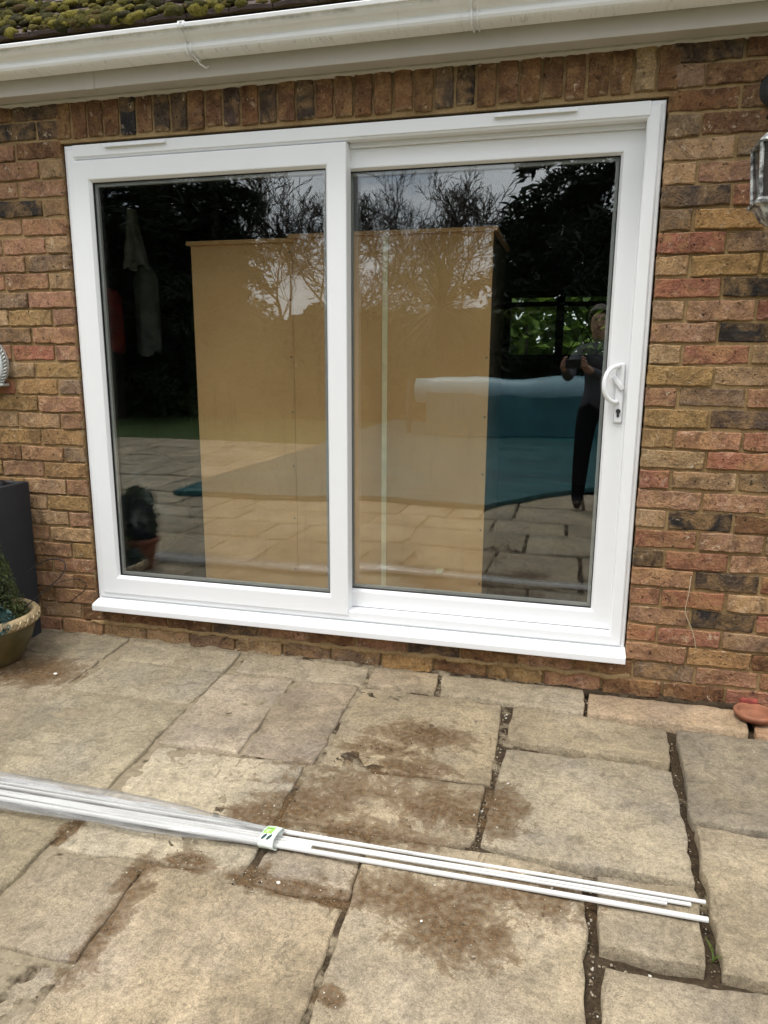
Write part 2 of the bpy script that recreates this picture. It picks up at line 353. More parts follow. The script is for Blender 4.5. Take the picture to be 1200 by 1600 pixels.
SLABS = [
('A1', [(-2.487,0.0),(-2.232,0.0),(-2.207,-0.22),(-2.461,-0.227)]),('A2', [(-2.204,-.004),(-1.946,-.004),(-1.923,-0.231),(-2.173,-0.225)]),
('A3', [(-1.902,-0.011),(-1.376,-.006),(-1.355,-0.216),(-1.851,-0.212)]),('A4', [(-1.313,-0.006),(-0.773,-.004),(-0.765,-0.178),(-1.303,-0.202)]),
('A5', [(-0.739,-.004),(-0.476,-.006),(-0.466,-0.178),(-0.725,-0.179)]),('A6', [(-0.444,-.008),(0.107,-.01),(0.109,-0.202),(-0.433,-0.189)]),
('A7', [(0.131,-0.026),(0.697,-0.018),(0.675,-0.207),(0.127,-0.212)]),('A8', [(0.723,-0.022),(1.205,-0.018),(1.163,-0.221),(0.695,-0.211)]),
('B0', [(-2.478,-0.281),(-1.92,-0.259),(-1.893,-0.804),(-2.457,-0.811)]),('B1', [(-1.871,-0.246),(-1.351,-0.236),(-1.342,-0.512),(-1.851,-0.53)]),
('B2', [(-1.861,-0.553),(-1.343,-0.535),(-1.300,-1.17),(-1.974,-1.194)]),('B3', [(-1.333,-0.24),(-1.048,-0.223),(-1.014,-0.79),(-1.305,-0.799)]),
('B4', [(-1.025,-0.222),(-0.771,-0.205),(-0.747,-0.791),(-0.994,-0.789)]),('B5', [(-0.745,-0.205),(-0.192,-0.225),(-0.182,-0.757),(-0.719,-0.776)]),
('B6', [(-0.146,-0.228),(0.394,-0.24),(0.382,-0.49),(-0.15,-0.491)]),('B7', [(0.428,-0.24),(0.982,-0.253),(0.898,-0.792),(0.404,-0.792)]),
('C0', [(-1.953,-1.225),(-1.297,-1.2),(-1.292,-1.67),(-1.95,-1.69)]),('C1', [(-1.275,-0.821),(-0.77,-0.813),(-0.742,-1.32),(-1.262,-1.352)]),
('C2', [(-0.731,-0.812),(-0.196,-0.785),(-0.196,-1.066),(-0.73,-1.085)]),('C3', [(-0.148,-0.532),(0.385,-0.524),(0.363,-1.066),(-0.17,-1.066)]),
('D1', [(-0.722,-1.112),(-0.489,-1.102),(-0.456,-1.341),(-0.703,-1.35)]),('D2', [(-0.462,-1.092),(0.099,-1.1),(0.098,-1.9),(-0.42,-1.9)]),
('D3', [(0.128,-1.09),(0.365,-1.086),(0.356,-1.332),(0.131,-1.334)]),('D4', [(0.405,-0.827),(0.909,-0.815),(0.839,-1.349),(0.385,-1.336)]),
('D5', [(0.135,-1.381),(0.80,-1.385),(0.80,-1.88),(0.12,-1.9)]),('D6', [(-0.985,-1.363),(-0.469,-1.370),(-0.445,-1.9),(-0.955,-1.9)]),
('D7', [(-1.262,-1.385),(-1.006,-1.372),(-0.975,-1.664),(-1.262,-1.673)]),('D8', [(-1.90,-1.715),(-0.985,-1.69),(-0.984,-1.9),(-1.90,-1.9)]),
('E1', [(0.86,-1.37),(1.6,-1.37),(1.6,-1.9),(0.84,-1.9)]),
]
SLTINT = {'A7':(1.10,.97,.88),'B4':(.84,.80,.80),'B7':(.72,.72,.72),'D7':(.86,.84,.82),'A1':(.8,.78,.76),'B0':(.88,.86,.84),'D3':(.92,.90,.86),'D4':(.92,.9,.86),'A5':(1.1,1.04,.98),'A8':(1.15,.85,.70)}
def slab(quad, cell=.022, seed=0, tint=None, amp=1.0, name='paving_slab'):
    a, b, c, d = [Vector((q[0], q[1], 0)) for q in quad]
    lx = max((b-a).length, (c-d).length); ly = max((d-a).length, (c-b).length)
    n = max(5, int(lx/cell)); m = max(5, int(ly/cell))
    rng = random.Random(seed); base = rng.uniform(-.0015, .0035)*amp
    tx, ty = rng.uniform(-.004, .004)*amp, rng.uniform(-.004, .004)*amp
    vs = []; fs = []
    cx = (a+b+c+d)/4
    eu_, ev_ = min(.25, .005/lx), min(.25, .005/ly)
    U_ = [0, eu_]+[eu_+(1-2*eu_)*k/(n-2) for k in range(1, n-2)]+[1-eu_, 1]; V_ = [0, ev_]+[ev_+(1-2*ev_)*k/(m-2) for k in range(1, m-2)]+[1-ev_, 1]
    n, m = len(U_)-1, len(V_)-1
    for j in range(m+1):
        for i in range(n+1):
            u, v = U_[i], V_[j]
            p = a*(1-u)*(1-v)+b*u*(1-v)+c*u*v+d*(1-u)*v
            du, dv = min(u, 1-u)*lx, min(v, 1-v)*ly
            e = min(du, dv); lim = min(1., e/.03)
            # ragged, hand-cut outline
            k = 1-lim
            wob = Vector((fbm(p.x*9, p.y*9, seed, 4), fbm(p.x*9, p.y*9, seed+50, 4), 0))*.010*k
            p = p+wob
            cor = max(0, .05-(du+dv))/.05
            p = p+(cx-p).normalized()*.004*cor*cor
            h = base+tx*(u-.5)*2+ty*(v-.5)*2
            h += amp*(.0032*fbm(p.x*3.5, p.y*3.5, seed*.37, 3)+.0022*fbm(p.x*11, p.y*11, seed*.7, 4)+.0011*fbm(p.x*38, p.y*38, 2, 3))
            st = fbm(p.x*4, p.y*4, seed+9, 4); h += amp*.0042*math.floor(st*4)/2   # riven steps
            h -= .0035*max(0, 1-e/.005)
            vs.append((p.x, p.y, .005+h))
    for j in range(m):
        for i in range(n):
            q = j*(n+1)+i; fs.append((q, q+n+1, q+n+2, q+1))
    per = [i for i in range(n+1)]+[j*(n+1)+n for j in range(1, m+1)]+[m*(n+1)+i for i in range(n-1, -1, -1)]+[j*(n+1) for j in range(m-1, 0, -1)]
    b0 = len(vs)
    for q in per: vs.append((vs[q][0], vs[q][1], -.05))
    P = len(per)
    for k in range(P): fs.append((per[k], per[(k+1)%P], b0+(k+1)%P, b0+k))
    o = pydata(name, vs, fs, STONE, patio, smooth=True)
    o.color = (*(tint or (1,1,1)), 1)
    return o
for i, (nm, q) in enumerate(SLABS):
    t = SLTINT.get(nm)
    if nm not in ('B6','B7','C3','D2','D3','D4','D5','A7','A8','E1'):      # tight joints, pointed nearly flush
        mx_ = sum(p_[0] for p_ in q)/4; my_ = sum(p_[1] for p_ in q)/4
        q = [(x_+math.copysign(.006, x_-mx_), y_+(math.copysign(.006, y_-my_) if y_ < -.05 else 0)) for x_, y_ in q]
    if t is None:
        r_ = random.Random(i*3+1); s_ = r_.uniform(.86, 1.12); t = (s_*r_.uniform(.98,1.05), s_, s_*r_.uniform(.92,1.04))
    slab(q, seed=i+1, tint=t)
# the rest of the patio, round the camera and away to the pool
rng = random.Random(4)
def fill(x0, x1, y0, y1):
    x = x0
    while x < x1-.15:
        wd = min(rng.choice((.28,.42,.56,.56,.84)), x1-x)
        s_ = rng.uniform(.85, 1.1)
        slab([(x+.012,y0-.012),(x+wd-.012,y0-.012),(x+wd-.012,y1+.012),(x+.012,y1+.012)], cell=.09, seed=rng.randint(100, 9999), tint=(s_, s_, s_*.97), amp=.8)
        x += wd
fill(-9, -3.8, -4.4, -5.1); fill(-9, -3.8, -5.1, -5.9); fill(-9, -3.8, -5.9, -6.8); fill(-9, -3.8, -6.8, -7.8)
fill(-6, -2.5, 0, -.23); fill(-6, -2.5, -.25, -.82); fill(-6, -1.99, -.83, -1.22); fill(-6, -1.97, -1.22, -1.9)
fill(1.22, 4, 0, -.23); fill(1.0, 4, -.25, -.8); fill(.93, 4, -.82, -1.36); fill(1.62, 4, -1.37, -1.9)
y = -1.92
for hgt in (.56,.42,.56,.84):
    fill(-6, 4, y, y-hgt); y -= hgt

# ------------------------------------------------------------------ brick wall
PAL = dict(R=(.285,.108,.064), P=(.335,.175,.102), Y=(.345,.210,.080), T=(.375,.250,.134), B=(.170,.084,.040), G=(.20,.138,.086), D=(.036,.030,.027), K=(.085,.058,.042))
def mk_brick_mesh(lx, lz, seed, nx, nz, depth=.10):
    vs = []; fs = []; oz = seed*1.7; e_ = .0035
    U_ = [0, e_/lx]+[k/(nx-2) for k in range(1, nx-2)]+[1-e_/lx, 1]; V_ = [0, e_/lz]+[k/(nz-2) for k in range(1, nz-2)]+[1-e_/lz, 1]
    nx, nz = len(U_)-1, len(V_)-1
    for j, v in enumerate(V_):
        for i, u in enumerate(U_):
            x = (u-.5)*lx; z = (v-.5)*lz
            xo, zo = x, z
            yy = .0034*fbm(x*17, z*17, oz, 3)+.0012*fbm(x*60, z*60, oz, 2)
            if i <= 1 or i >= nx-1: x += .0042*fbm(3, zo*30, oz+(5 if u < .5 else 6), 3)
            if j <= 1 or j >= nz-1: z += .0046*fbm(xo*17, 5, oz+(8 if v < .5 else 9), 4)
            if i in (0, nx) or j in (0, nz):
                yy += .0026+.006*max(0, fbm(xo*34, zo*34, oz+2, 3))
                if i in (0, nx) and j in (0, nz): x *= .99; z *= .965
            vs.append((x, yy, z))
    for j in range(nz):
        for i in range(nx):
            q = j*(nx+1)+i; fs.append((q, q+1, q+nx+2, q+nx+1))
    per = [i for i in range(nx+1)]+[j*(nx+1)+nx for j in range(1, nz+1)]+[nz*(nx+1)+i for i in range(nx-1,-1,-1)]+[j*(nx+1) for j in range(nz-1,0,-1)]
    b0 = len(vs)
    for q in per: vs.append((vs[q][0], depth, vs[q][2]))
    P = len(per)
    for k in range(P): fs.append((per[k], b0+k, b0+(k+1)%P, per[(k+1)%P]))
    return vs, fs
def shared(vs, fs, nm):
    me = bpy.data.meshes.new(nm); me.from_pydata(vs, [], fs); me.update(); me.materials.append(BRICK)
    me.polygons.foreach_set('use_smooth', [False]*len(me.polygons)); return me
FULL_D = [mk_brick_mesh(.215, .066, s, 12, 5) for s in range(14)]; HALF_D = [mk_brick_mesh(.103, .066, s+40, 6, 4) for s in range(8)]
SOLD_D = [mk_brick_mesh(.066, .215, s+80, 4, 9) for s in range(9)]
FULL = [shared(*d, 'brick_stretcher') for d in FULL_D]; HALF = [shared(*d, 'brick_header') for d in HALF_D]; SOLD = [shared(*d, 'brick_soldier') for d in SOLD_D]
XL, XR = -2.108, .262            # ends of the brickwork either side of the door
bm = bmesh.new()
box(bm, -4.2, XL-.002, .0085, .12, -.05, 2.6); box(bm, XR+.002, 2.2, .0085, .12, -.05, 2.6)
box(bm, XL-.002, XR+.002, .0085, .12, 2.158, 2.6); box(bm, XL-.002, XR+.002, .0085, .12, -.05, .142)
wall = obj('brick_wall', bm, MORTAR)
tag(wall, 'weathered mixed stock brick wall with sandy joints around the patio door', 'wall')
REST = ([], [])
rb = random.Random(21); nb = 0
def put_brick(meshes, datas, x, z, code, sx=1, dy=0):
    k = rb.randrange(len(meshes)); c = PAL[code]
    if code in 'RPYTG': c = tuple(a*.76+b*.24 for a, b in zip(c, (.295,.165,.092)))
    j = rb.uniform(.86, 1.14); c = (c[0]*j*rb.uniform(.94,1.06), c[1]*j, c[2]*j*rb.uniform(.93,1.07), 1)
    y = rb.uniform(-.004, .0035)+dy; rz = rb.uniform(-.014, .014); ry = rb.uniform(-.012, .012); z += rb.uniform(-.0018, .0018)
    if in_view(x, 0, z, 40):
        o = bpy.data.objects.new('brick', meshes[k]); COL.objects.link(o); o.parent = wall
        o.location = (x, y, z); o.rotation_euler = (0, ry, rz*.6); o.scale = (sx, 1, rb.uniform(.94, 1.03)); o.color = c
    else:
        vs, fs = datas[k]; b0 = len(REST[0])
        REST[0].extend((v[0]*sx+x, v[1]+y, v[2]+z) for v in vs); REST[1].extend(tuple(q+b0 for q in f) for f in fs)
RIGHT = {-2:'KBB',-1:'GBK',0:'BBB',1:'GBB',2:'TGG',3:'TPB',4:'KRP',5:'GYP',6:'RGP',7:'TYP',8:'RDT',9:'TPR',10:'PDP',11:'TRT',12:'YTP',13:'PGP',14:'YKP',15:'YPR',16:'TRP',17:'RTG',18:'PPT',19:'TDB',20:'RPT',21:'DRP',22:'PKT',23:'RRT',24:'PDR',25:'RRG',26:'PYB',27:'GPR',28:'BBR'}  # top rows coded darker: eave shade put into the brick colours
LEFT = {-2:'KBB',-1:'KDB',0:'BPB',1:'TPP',2:'PPP',3:'GDP',4:'PPT',5:'TPP',6:'GPP',7:'TPP',8:'PGP',9:'PYT',10:'PGP',11:'PRP',12:'YTP',13:'GYR',14:'PYP',15:'PTT',16:'YYP',17:'GPB',18:'YPY',19:'PTY',20:'YTP',21:'PTP',22:'TPP',23:'YPB',24:'PBP',25:'BPB',26:'PBP',27:'TBP',28:'PPB'}  # uppermost rows here also carry painted eave shade
ANY = 'PPTTYRBGPD'
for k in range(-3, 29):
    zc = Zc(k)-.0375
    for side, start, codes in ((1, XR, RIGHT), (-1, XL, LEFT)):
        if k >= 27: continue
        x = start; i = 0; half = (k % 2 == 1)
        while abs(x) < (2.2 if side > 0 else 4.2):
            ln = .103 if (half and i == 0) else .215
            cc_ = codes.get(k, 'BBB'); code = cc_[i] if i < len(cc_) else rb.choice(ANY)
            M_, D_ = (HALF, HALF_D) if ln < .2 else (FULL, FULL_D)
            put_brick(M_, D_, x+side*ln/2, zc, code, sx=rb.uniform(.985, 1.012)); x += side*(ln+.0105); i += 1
for k in (27, 28):
    x = -4.1+(.1125 if k == 27 else 0.); dy = 0 if k == 27 else -.004
    while x < 2.1:
        xc = x+.1075
        if xc > XR: code = (RIGHT[k]+'BPB')[min(5, int((xc-XR)/.225))]
        elif xc < XL: code = (LEFT[k]+'BPB')[min(5, int((XL-xc)/.225))]
        else: code = rb.choice('BKPTGB' if k == 27 else 'YTPGBP')
        put_brick(FULL, FULL_D, xc, Zc(k)-.0375, code, 1, dy); x += .2255
SC = 'BBBBDBKKBBKBKBKBBBBBBKDBBBBBBBTBBBBB'  # soldier codes: dark brown brick, with eave shade painted into the colour
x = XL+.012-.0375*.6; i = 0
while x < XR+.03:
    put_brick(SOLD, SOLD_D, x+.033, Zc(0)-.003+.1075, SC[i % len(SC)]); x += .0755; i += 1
if REST[0]:
    o = pydata('brick', REST[0], REST[1], mk_brick(True), wall); o['kind'] = 'stuff'; o.color = (.27,.16,.10,1)

# ragged mortar bedding under the sill
bm = bmesh.new()
extrude_x(bm, [(-.002,.062),(-.007,.070),(-.004,.082),(.02,.088),(.02,.058)], XL-.03, XR+.02, 620, lambda x, j: (.010*fbm(x*17, j, 4, 5)+.003*fbm(x*90, j, 4, 2), .011*fbm(x*13, j*.4, 9, 5)+.003*fbm(x*80, j, 6, 2)))
obj('mortar_bedding', bm, MORTAR, wall, True)
bm = bmesh.new()
extrude_x(bm, [(-.016,-.03),(-.012,.002),(-.002,.012),(.02,.014),(.02,-.03)], -2.9, 1.0, 700, lambda x, j: (.010*fbm(x*13, j, 2, 5)+.003*fbm(x*80, j, 4, 2), .011*fbm(x*11, j*.4, 19, 5)+.003*fbm(x*90, j, 6, 2)))
obj('mortar_fillet', bm, BED, wall, True)

# ------------------------------------------------------------------ sliding door
door = empty('sliding_door', (-.92, .03, .18))
tag(door, 'white plastic sliding patio door with two large panes in the brick wall', 'door')
def dpart(name, bm, mat, parent=None, smooth=False):
    o = obj(name, bm, mat, None, smooth); par = parent or door
    bpy.context.view_layer.update()
    o.parent = par; o.matrix_parent_inverse = Matrix.Translation(-Vector(par.matrix_world.translation)); return o
X0, X1, ZB, ZT = -2.100, .256, .184, 2.150
bm = bmesh.new()
ring(bm, X0, X1, ZB, ZT, [(0,.15),(0,.020),(.003,.017),(.013,.016),(.016,.009),(.020,.006),(.052,.004),(.057,.007),(.059,.012),(.059,.15),(0,.15)])
dpart('frame', bm, UPVC)
bm = bmesh.new(); box(bm, X0+.05, X1-.05, .0, .012, ZT-.050, ZT-.004, .003); dpart('head_strip', bm, UPVC)
bm = bmesh.new()
extrude_x(bm, [(.03,.181),(.03,.192),(.0,.191),(-.042,.181),(-.051,.176),(-.053,.171),(-.053,.150),(-.050,.147),(-.044,.150),(-.040,.165),(.03,.168)], X0+.010, X1+.002)
sill = dpart('sill', bm, UPVC)
# fixed pane on the left, standing proud
bm = bmesh.new()
ring(bm, -2.060, -.868, .222, 2.087, [(0,.058),(0,.003),(.002,-.001),(.004,-.002),(.072,-.002),(.076,-.001),(.085,.011),(.0865,.016),(.0865,.058),(0,.058)])
fs_ = dpart('fixed_sash', bm, UPVC)
bm = bmesh.new(); ring(bm, -1.9745, -.9535, .3075, 2.0015, [(0,.0145),(.0022,.0145),(.0035,.018),(.0035,.030)]); dpart('gasket', bm, RUBBER, fs_)
bm = bmesh.new(); ring(bm, -1.9735, -.9545, .3085, 2.0005, [(0,.0245),(.014,.0245),(.014,.0385),(0,.0385)]); dpart('spacer_bar', bm, SPACER, fs_)
for y in (.020, .039):
    bm = bmesh.new(); box(bm, -1.9735, -.9545, y, y+.004, .3085, 2.0005); dpart('pane', bm, GLASS, fs_)
# sliding pane on the right, set back in its track
bm = bmesh.new()
ring(bm, -.960, .2005, .2445, 2.0755, [(0,.118),(0,.060),(.002,.056),(.004,.055),(.066,.055),(.070,.056),(.077,.068),(.0785,.073),(.0785,.118),(0,.118)])
ss_ = dpart('sliding_sash', bm, UPVC)
bm = bmesh.new(); ring(bm, -.8825, .1230, .3220, 1.9980, [(0,.0715),(.0022,.0715),(.0035,.075),(.0035,.09)]); dpart('gasket', bm, RUBBER, ss_)
bm = bmesh.new(); ring(bm, -.8815, .1220, .3230, 1.9970, [(0,.0825),(.014,.0825),(.014,.0965),(0,.0965)]); dpart('spacer_bar', bm, SPACER, ss_)
for y in (.078, .097):
    bm = bmesh.new(); box(bm, -.8815, .1220, y, y+.004, .3230, 1.9970); dpart('pane', bm, GLASS, ss_)
bm = bmesh.new(); box(bm, -.8665, .1965, .042, .118, 2.0740, 2.0905); dpart('track_head', bm, UPVC)
# trickle vents on the head
for a, b in ((-1.893, -1.617), (-.318, -.035)):
    bm = bmesh.new()
    extrude_x(bm, [(.004,2.142),(-.006,2.140),(-.014,2.130),(-.014,2.127),(.004,2.129)], a, b)
    dpart('trickle_vent', bm, UPVC)
# pull handle with lock
bm = bmesh.new(); HX = .172
pl = []
for i in range(21):
    t = i/20; a = PI*t
    px = HX-.004-.053*math.sin(a)**.75; pz = 1.205+.066*math.cos(a)
    pl.append((px, .048-.040*math.sin(a)**.6, pz))
tube(bm, pl, [.0078+.0014*math.sin(PI*i/20) for i in range(21)], 12)
dpart('handle', bm, UPVC, ss_, True)
bm = bmesh.new(); box(bm, HX-.015, HX+.015, .045, .055, 1.062, 1.282, .006, 3); dpart('handle_plate', bm, UPVC, ss_)
bm = bmesh.new()
box(bm, -.009, .009, -.008, .006, -.034, .026, .004, 3)
for v in bm.verts: q = Matrix.Rotation(RAD(-38), 3, 'Y') @ v.co; v.co = Vector((HX-.010+q.x, .044+q.y, 1.212+q.z))
dpart('thumb_catch', bm, UPVC, ss_, True)
STEEL = simple('lock_steel', (.10,.10,.105), .35, .5, .2, 60, metal=.8)
bm = bmesh.new()
tube(bm, [(HX,.0405,1.106),(HX,.046,1.106)], .0085, 16); box(bm, HX-.0045, HX+.0045,   .0410, .046, 1.084, 1.104, .002)
dpart('lock_cylinder', bm, STEEL, ss_)

# ------------------------------------------------------------------ eaves
fas = empty('fascia_board', (-.9, -.08, 2.32)); tag(fas, 'cream painted fascia and soffit boards tucked under the gutter', 'fascia')
def epart(root, name, bm, mat, smooth=False):
    o = obj(name, bm, mat, None, smooth); o.parent = root; o.matrix_parent_inverse = Matrix.Translation(-root.location); return o
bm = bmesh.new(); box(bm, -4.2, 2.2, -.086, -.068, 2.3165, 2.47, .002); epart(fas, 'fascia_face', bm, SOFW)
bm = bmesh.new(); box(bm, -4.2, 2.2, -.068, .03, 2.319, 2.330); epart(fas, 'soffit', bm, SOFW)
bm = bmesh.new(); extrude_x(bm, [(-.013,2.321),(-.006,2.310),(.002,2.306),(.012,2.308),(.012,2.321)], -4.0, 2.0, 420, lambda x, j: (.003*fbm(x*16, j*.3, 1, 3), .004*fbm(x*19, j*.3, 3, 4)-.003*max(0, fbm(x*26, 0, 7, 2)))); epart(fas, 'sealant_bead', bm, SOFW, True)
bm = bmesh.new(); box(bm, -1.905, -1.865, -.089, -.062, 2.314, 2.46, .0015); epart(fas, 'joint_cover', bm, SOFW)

gut = empty('rain_gutter', (-.9, -.15, 2.38)); tag(gut, 'white ogee rain gutter with clips running along the eaves', 'gutter')
og = [(-.088,2.440),(-.088,2.378),(-.094,2.374),(-.140,2.373),(-.153,2.375),(-.162,2.380),(-.167,2.388),(-.167,2.396),(-.163,2.402),(-.165,2.408),(-.174,2.413),(-.187,2.419),(-.197,2.428),(-.202,2.437),(-.211,2.4375),(-.2135,2.449),(-.208,2.4530),(-.199,2.4505)]
inner = [(-.197,2.440),(-.193,2.431),(-.185,2.423),(-.170,2.416),(-.157,2.409),(-.151,2.395),(-.144,2.385),(-.133,2.380),(-.094,2.380),(-.092,2.440)]
bm = bmesh.new(); extrude_x(bm, og+inner, -4.2, 2.2, 40, lambda x, j: (.0015*fbm(x*1.3, 0, 2, 2), .003*fbm(x*.9, 0, 1, 2)))
epart(gut, 'channel', bm, GUTW)
for xb, nm in ((-1.42, 0), (-.385, 1), (.62, 1), (-2.45, 1)):
    bm = bmesh.new()
    pts = [(xb, y-.0025 if y < -.12 else y, z-(.003 if z < 2.40 else 0)) for y, z in og[1:]]
    tube(bm, [(xb-.012*0, p[1], p[2]) for p in pts], .004, 6)
    tube(bm, [(xb+.018, p[1], p[2]) for p in pts], .003, 6)
    box(bm, xb-.004, xb+.022, -.214, -.196, 2.4535, 2.457, .001)
    if nm == 0:
        tube(bm, [(xb+.018,-.135,2.370),(xb+.026,-.115,2.352),(xb+.040,-.092,2.345),(xb+.048,-.089,2.352)], .0028, 6)
    epart(gut, 'clip', bm, GUTW, True)

# ------------------------------------------------------------------ roof and moss
TILE = simple('clay_tile', (.075,.052,.042), .85, .3, .35, 14, .6, 50, .004)
TILE2 = simple('bleached_tile', (.27,.22,.185), .85, .3, .3, 14, .6, 50, .004)
PT = RAD(38); CP, SP = math.cos(PT), math.sin(PT)
Y0, Z0R = -.148, 2.474
roof = empty('tiled_roof', (-.9, 0, 2.55)); tag(roof, 'dark clay tiled roof slope above the gutter', 'roof')
def tile_mesh(seed):
    r = random.Random(seed); vs = []; fs = []; n = 4; W_ = .163; Lt = .26; T_ = .013
    for lay in (0, 1):
        for j in range(3):
            for i in range(n+1):
                u = i/n-.5; x = u*W_; s = j/2*Lt
                zz = T_*(1-lay)+.004*(1-4*u*u)+r.uniform(-.0012,.0012)
                vs.append((x+r.uniform(-.001,.001), s+(r.uniform(-.003,.003) if j == 0 else 0), zz))
    def ix(l, j, i): return l*15+j*5+i
    for j in range(2):
        for i in range(n):
            fs.append((ix(0,j,i),ix(0,j,i+1),ix(0,j+1,i+1),ix(0,j+1,i))); fs.append((ix(1,j,i),ix(1,j+1,i),ix(1,j+1,i+1),ix(1,j,i+1)))
    for i in range(n): fs.append((ix(0,0,i),ix(1,0,i),ix(1,0,i+1),ix(0,0,i+1)))
    for j in range(2):
        fs.append((ix(0,j,0),ix(0,j+1,0),ix(1,j+1,0),ix(1,j,0))); fs.append((ix(0,j,n),ix(1,j,n),ix(1,j+1,n),ix(0,j+1,n)))
    return vs, fs
TD = [tile_mesh(s) for s in range(6)]; TM = []
for mat in (TILE, TILE2):
    for vs, fs in TD:
        me = bpy.data.meshes.new('roof_tile'); me.from_pydata(vs, [], fs); me.update(); me.materials.append(mat); TM.append(me)
RT = ([], []); rt = random.Random(3); GA = .10; LIFT = RAD(6.5)
def roof_pt(x, s, h=0):            # s up the slope, h off it
    return Vector((x, Y0+s*CP-h*SP, Z0R+s*SP+h*CP))
for r_ in range(14):
    for c_ in range(-25, 14):
        x = c_*.1665+(.083 if r_ % 2 else 0); p = roof_pt(x, r_*GA, .018)
        k = rt.randrange(6); M4 = Matrix.Translation(p) @ Matrix.Rotation(PT-LIFT+rt.uniform(-.02,.02), 4, 'X') @ Matrix.Rotation(rt.uniform(-.012,.012), 4, 'Z')
        if in_view(p.x, p.y, p.z+.01, 25):
            o = bpy.data.objects.new('roof_tile', TM[k+(6 if rt.random() < .12 else 0)]); COL.objects.link(o)
            o.parent = roof; o.matrix_parent_inverse = Matrix.Translation(-roof.location); o.matrix_basis = M4
        else:
            vs, fs = TD[k]; b0 = len(RT[0]); RT[0].extend(tuple(M4 @ Vector(v)) for v in vs); RT[1].extend(tuple(q+b0 for q in f) for f in fs)
o = pydata('roof_tile', RT[0], RT[1], TILE, roof); o.matrix_parent_inverse = Matrix.Translation(-roof.location); o['kind'] = 'stuff'
bm = bmesh.new(); a, b = roof_pt(0, .02, -.03), roof_pt(0, 3.2, -.03)
vv = [bm.verts.new((x, q.y, q.z)) for x, q in ((-4.2,a),(2.2,a),(2.2,b),(-4.2,b))]; bm.faces.new(vv); epart(roof, 'underlay', bm, RUBBER)
def mk_moss():
    m = MT('moss_cushion', .95, .1); v = m.pos(); ri = m.n('ShaderNodeNewGeometry').outputs['Random Per Island']
    c = m.ramp(ri, (0., (.030,.028,.010)), (.4, (.085,.075,.016)), (.75, (.185,.155,.030)), (1., (.07,.045,.018)))
    n = m.noise(v, 160, 4, .7); c = m.mix(1., c, m.ramp(n, (.3, .35), (.7, 1.5)), 'MULTIPLY'); m.col(c)
    m.bump(n, 1., .012); return m.m
def ico(sub):
    b_ = bmesh.new(); bmesh.ops.create_icosphere(b_, subdivisions=sub, radius=1); b_.verts.index_update()
    r_ = [v.co.copy() for v in b_.verts], [tuple(v.index for v in f.verts) for f in b_.faces]; b_.free(); return r_
ICO1, ICO2 = ico(1), ico(2)
MV, MF = [], []; rm = random.Random(12)
for i in range(4200):
    x = rm.uniform(-3.3, .6) if i % 3 == 0 else rm.uniform(-2.8, -.9); row = rm.choice((0,0,1,1,2,3,4,5,6,7)); s = row*GA+abs(rm.gauss(0, .03))+.005
    dens = .50+1.0*fbm(x*3.0, s*7, 4, 3)-.28*max(0, (x+1.3))
    if rm.random() > dens: continue
    R_ = rm.choice((rm.uniform(.004,.009), rm.uniform(.007,.016), rm.uniform(.012,.026))); p = roof_pt(x, s, .032+.1*0+.012*rm.random())
    mt = Matrix.Translation(p) @ Matrix.Rotation(PT, 4, 'X') @ Matrix.Diagonal((R_*rm.uniform(1.0,1.7), R_*rm.uniform(.9,1.3), R_*rm.uniform(.55,.85), 1))
    b0 = len(MV)
    for c_ in ICO2[0]:
        q = mt @ c_; k = fbm(q.x*45, q.y*45, q.z*45, 3); MV.append(tuple(p+(q-p)*(1+.3*k+rm.uniform(-.13,.13))))
    MF.extend((a+b0, b+b0, c+b0) for a, b, c in ICO2[1])
mo = pydata('moss', MV, MF, mk_moss(), None, True); tag(mo, 'olive green moss cushions growing on the roof tiles', kind='stuff')

# ------------------------------------------------------------------ room behind the glass
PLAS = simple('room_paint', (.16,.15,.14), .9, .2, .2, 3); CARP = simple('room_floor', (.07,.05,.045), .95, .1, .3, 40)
def struct(name, bm, mat): o = obj(name, bm, mat); o['kind'] = 'structure'; return o
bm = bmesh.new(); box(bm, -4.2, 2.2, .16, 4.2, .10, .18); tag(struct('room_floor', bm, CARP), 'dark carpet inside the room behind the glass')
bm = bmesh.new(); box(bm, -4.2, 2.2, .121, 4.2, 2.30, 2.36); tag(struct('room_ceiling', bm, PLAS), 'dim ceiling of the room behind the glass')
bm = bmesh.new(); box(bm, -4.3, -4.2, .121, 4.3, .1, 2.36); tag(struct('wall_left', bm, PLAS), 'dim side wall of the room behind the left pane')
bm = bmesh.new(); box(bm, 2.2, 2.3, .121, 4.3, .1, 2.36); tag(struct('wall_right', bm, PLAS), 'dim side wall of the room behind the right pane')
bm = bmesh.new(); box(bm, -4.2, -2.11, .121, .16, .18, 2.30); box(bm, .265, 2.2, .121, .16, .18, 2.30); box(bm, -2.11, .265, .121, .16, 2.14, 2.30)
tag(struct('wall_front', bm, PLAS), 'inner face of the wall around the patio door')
WX0, WX1, WZ0, WZ1 = -.62, .62, 1.30, 1.90
bm = bmesh.new(); box(bm, -4.2, WX0, 4.0, 4.2, .1, 2.36); box(bm, WX1, 2.2, 4.0, 4.2, .1, 2.36); box(bm, WX0, WX1, 4.0, 4.2, .1, WZ0); box(bm, WX0, WX1, 4.0, 4.2, WZ1, 2.36)
tag(struct('wall_back', bm, PLAS), 'dim back wall of the room, holding a leaded window')
LEAD = simple('dark_window_wood', (.02,.017,.015), .6, .3, .2)
win = empty('leaded_window', (0, 4.05, WZ0)); tag(win, 'small leaded diamond window seen through the right pane, greenery behind it', 'window')
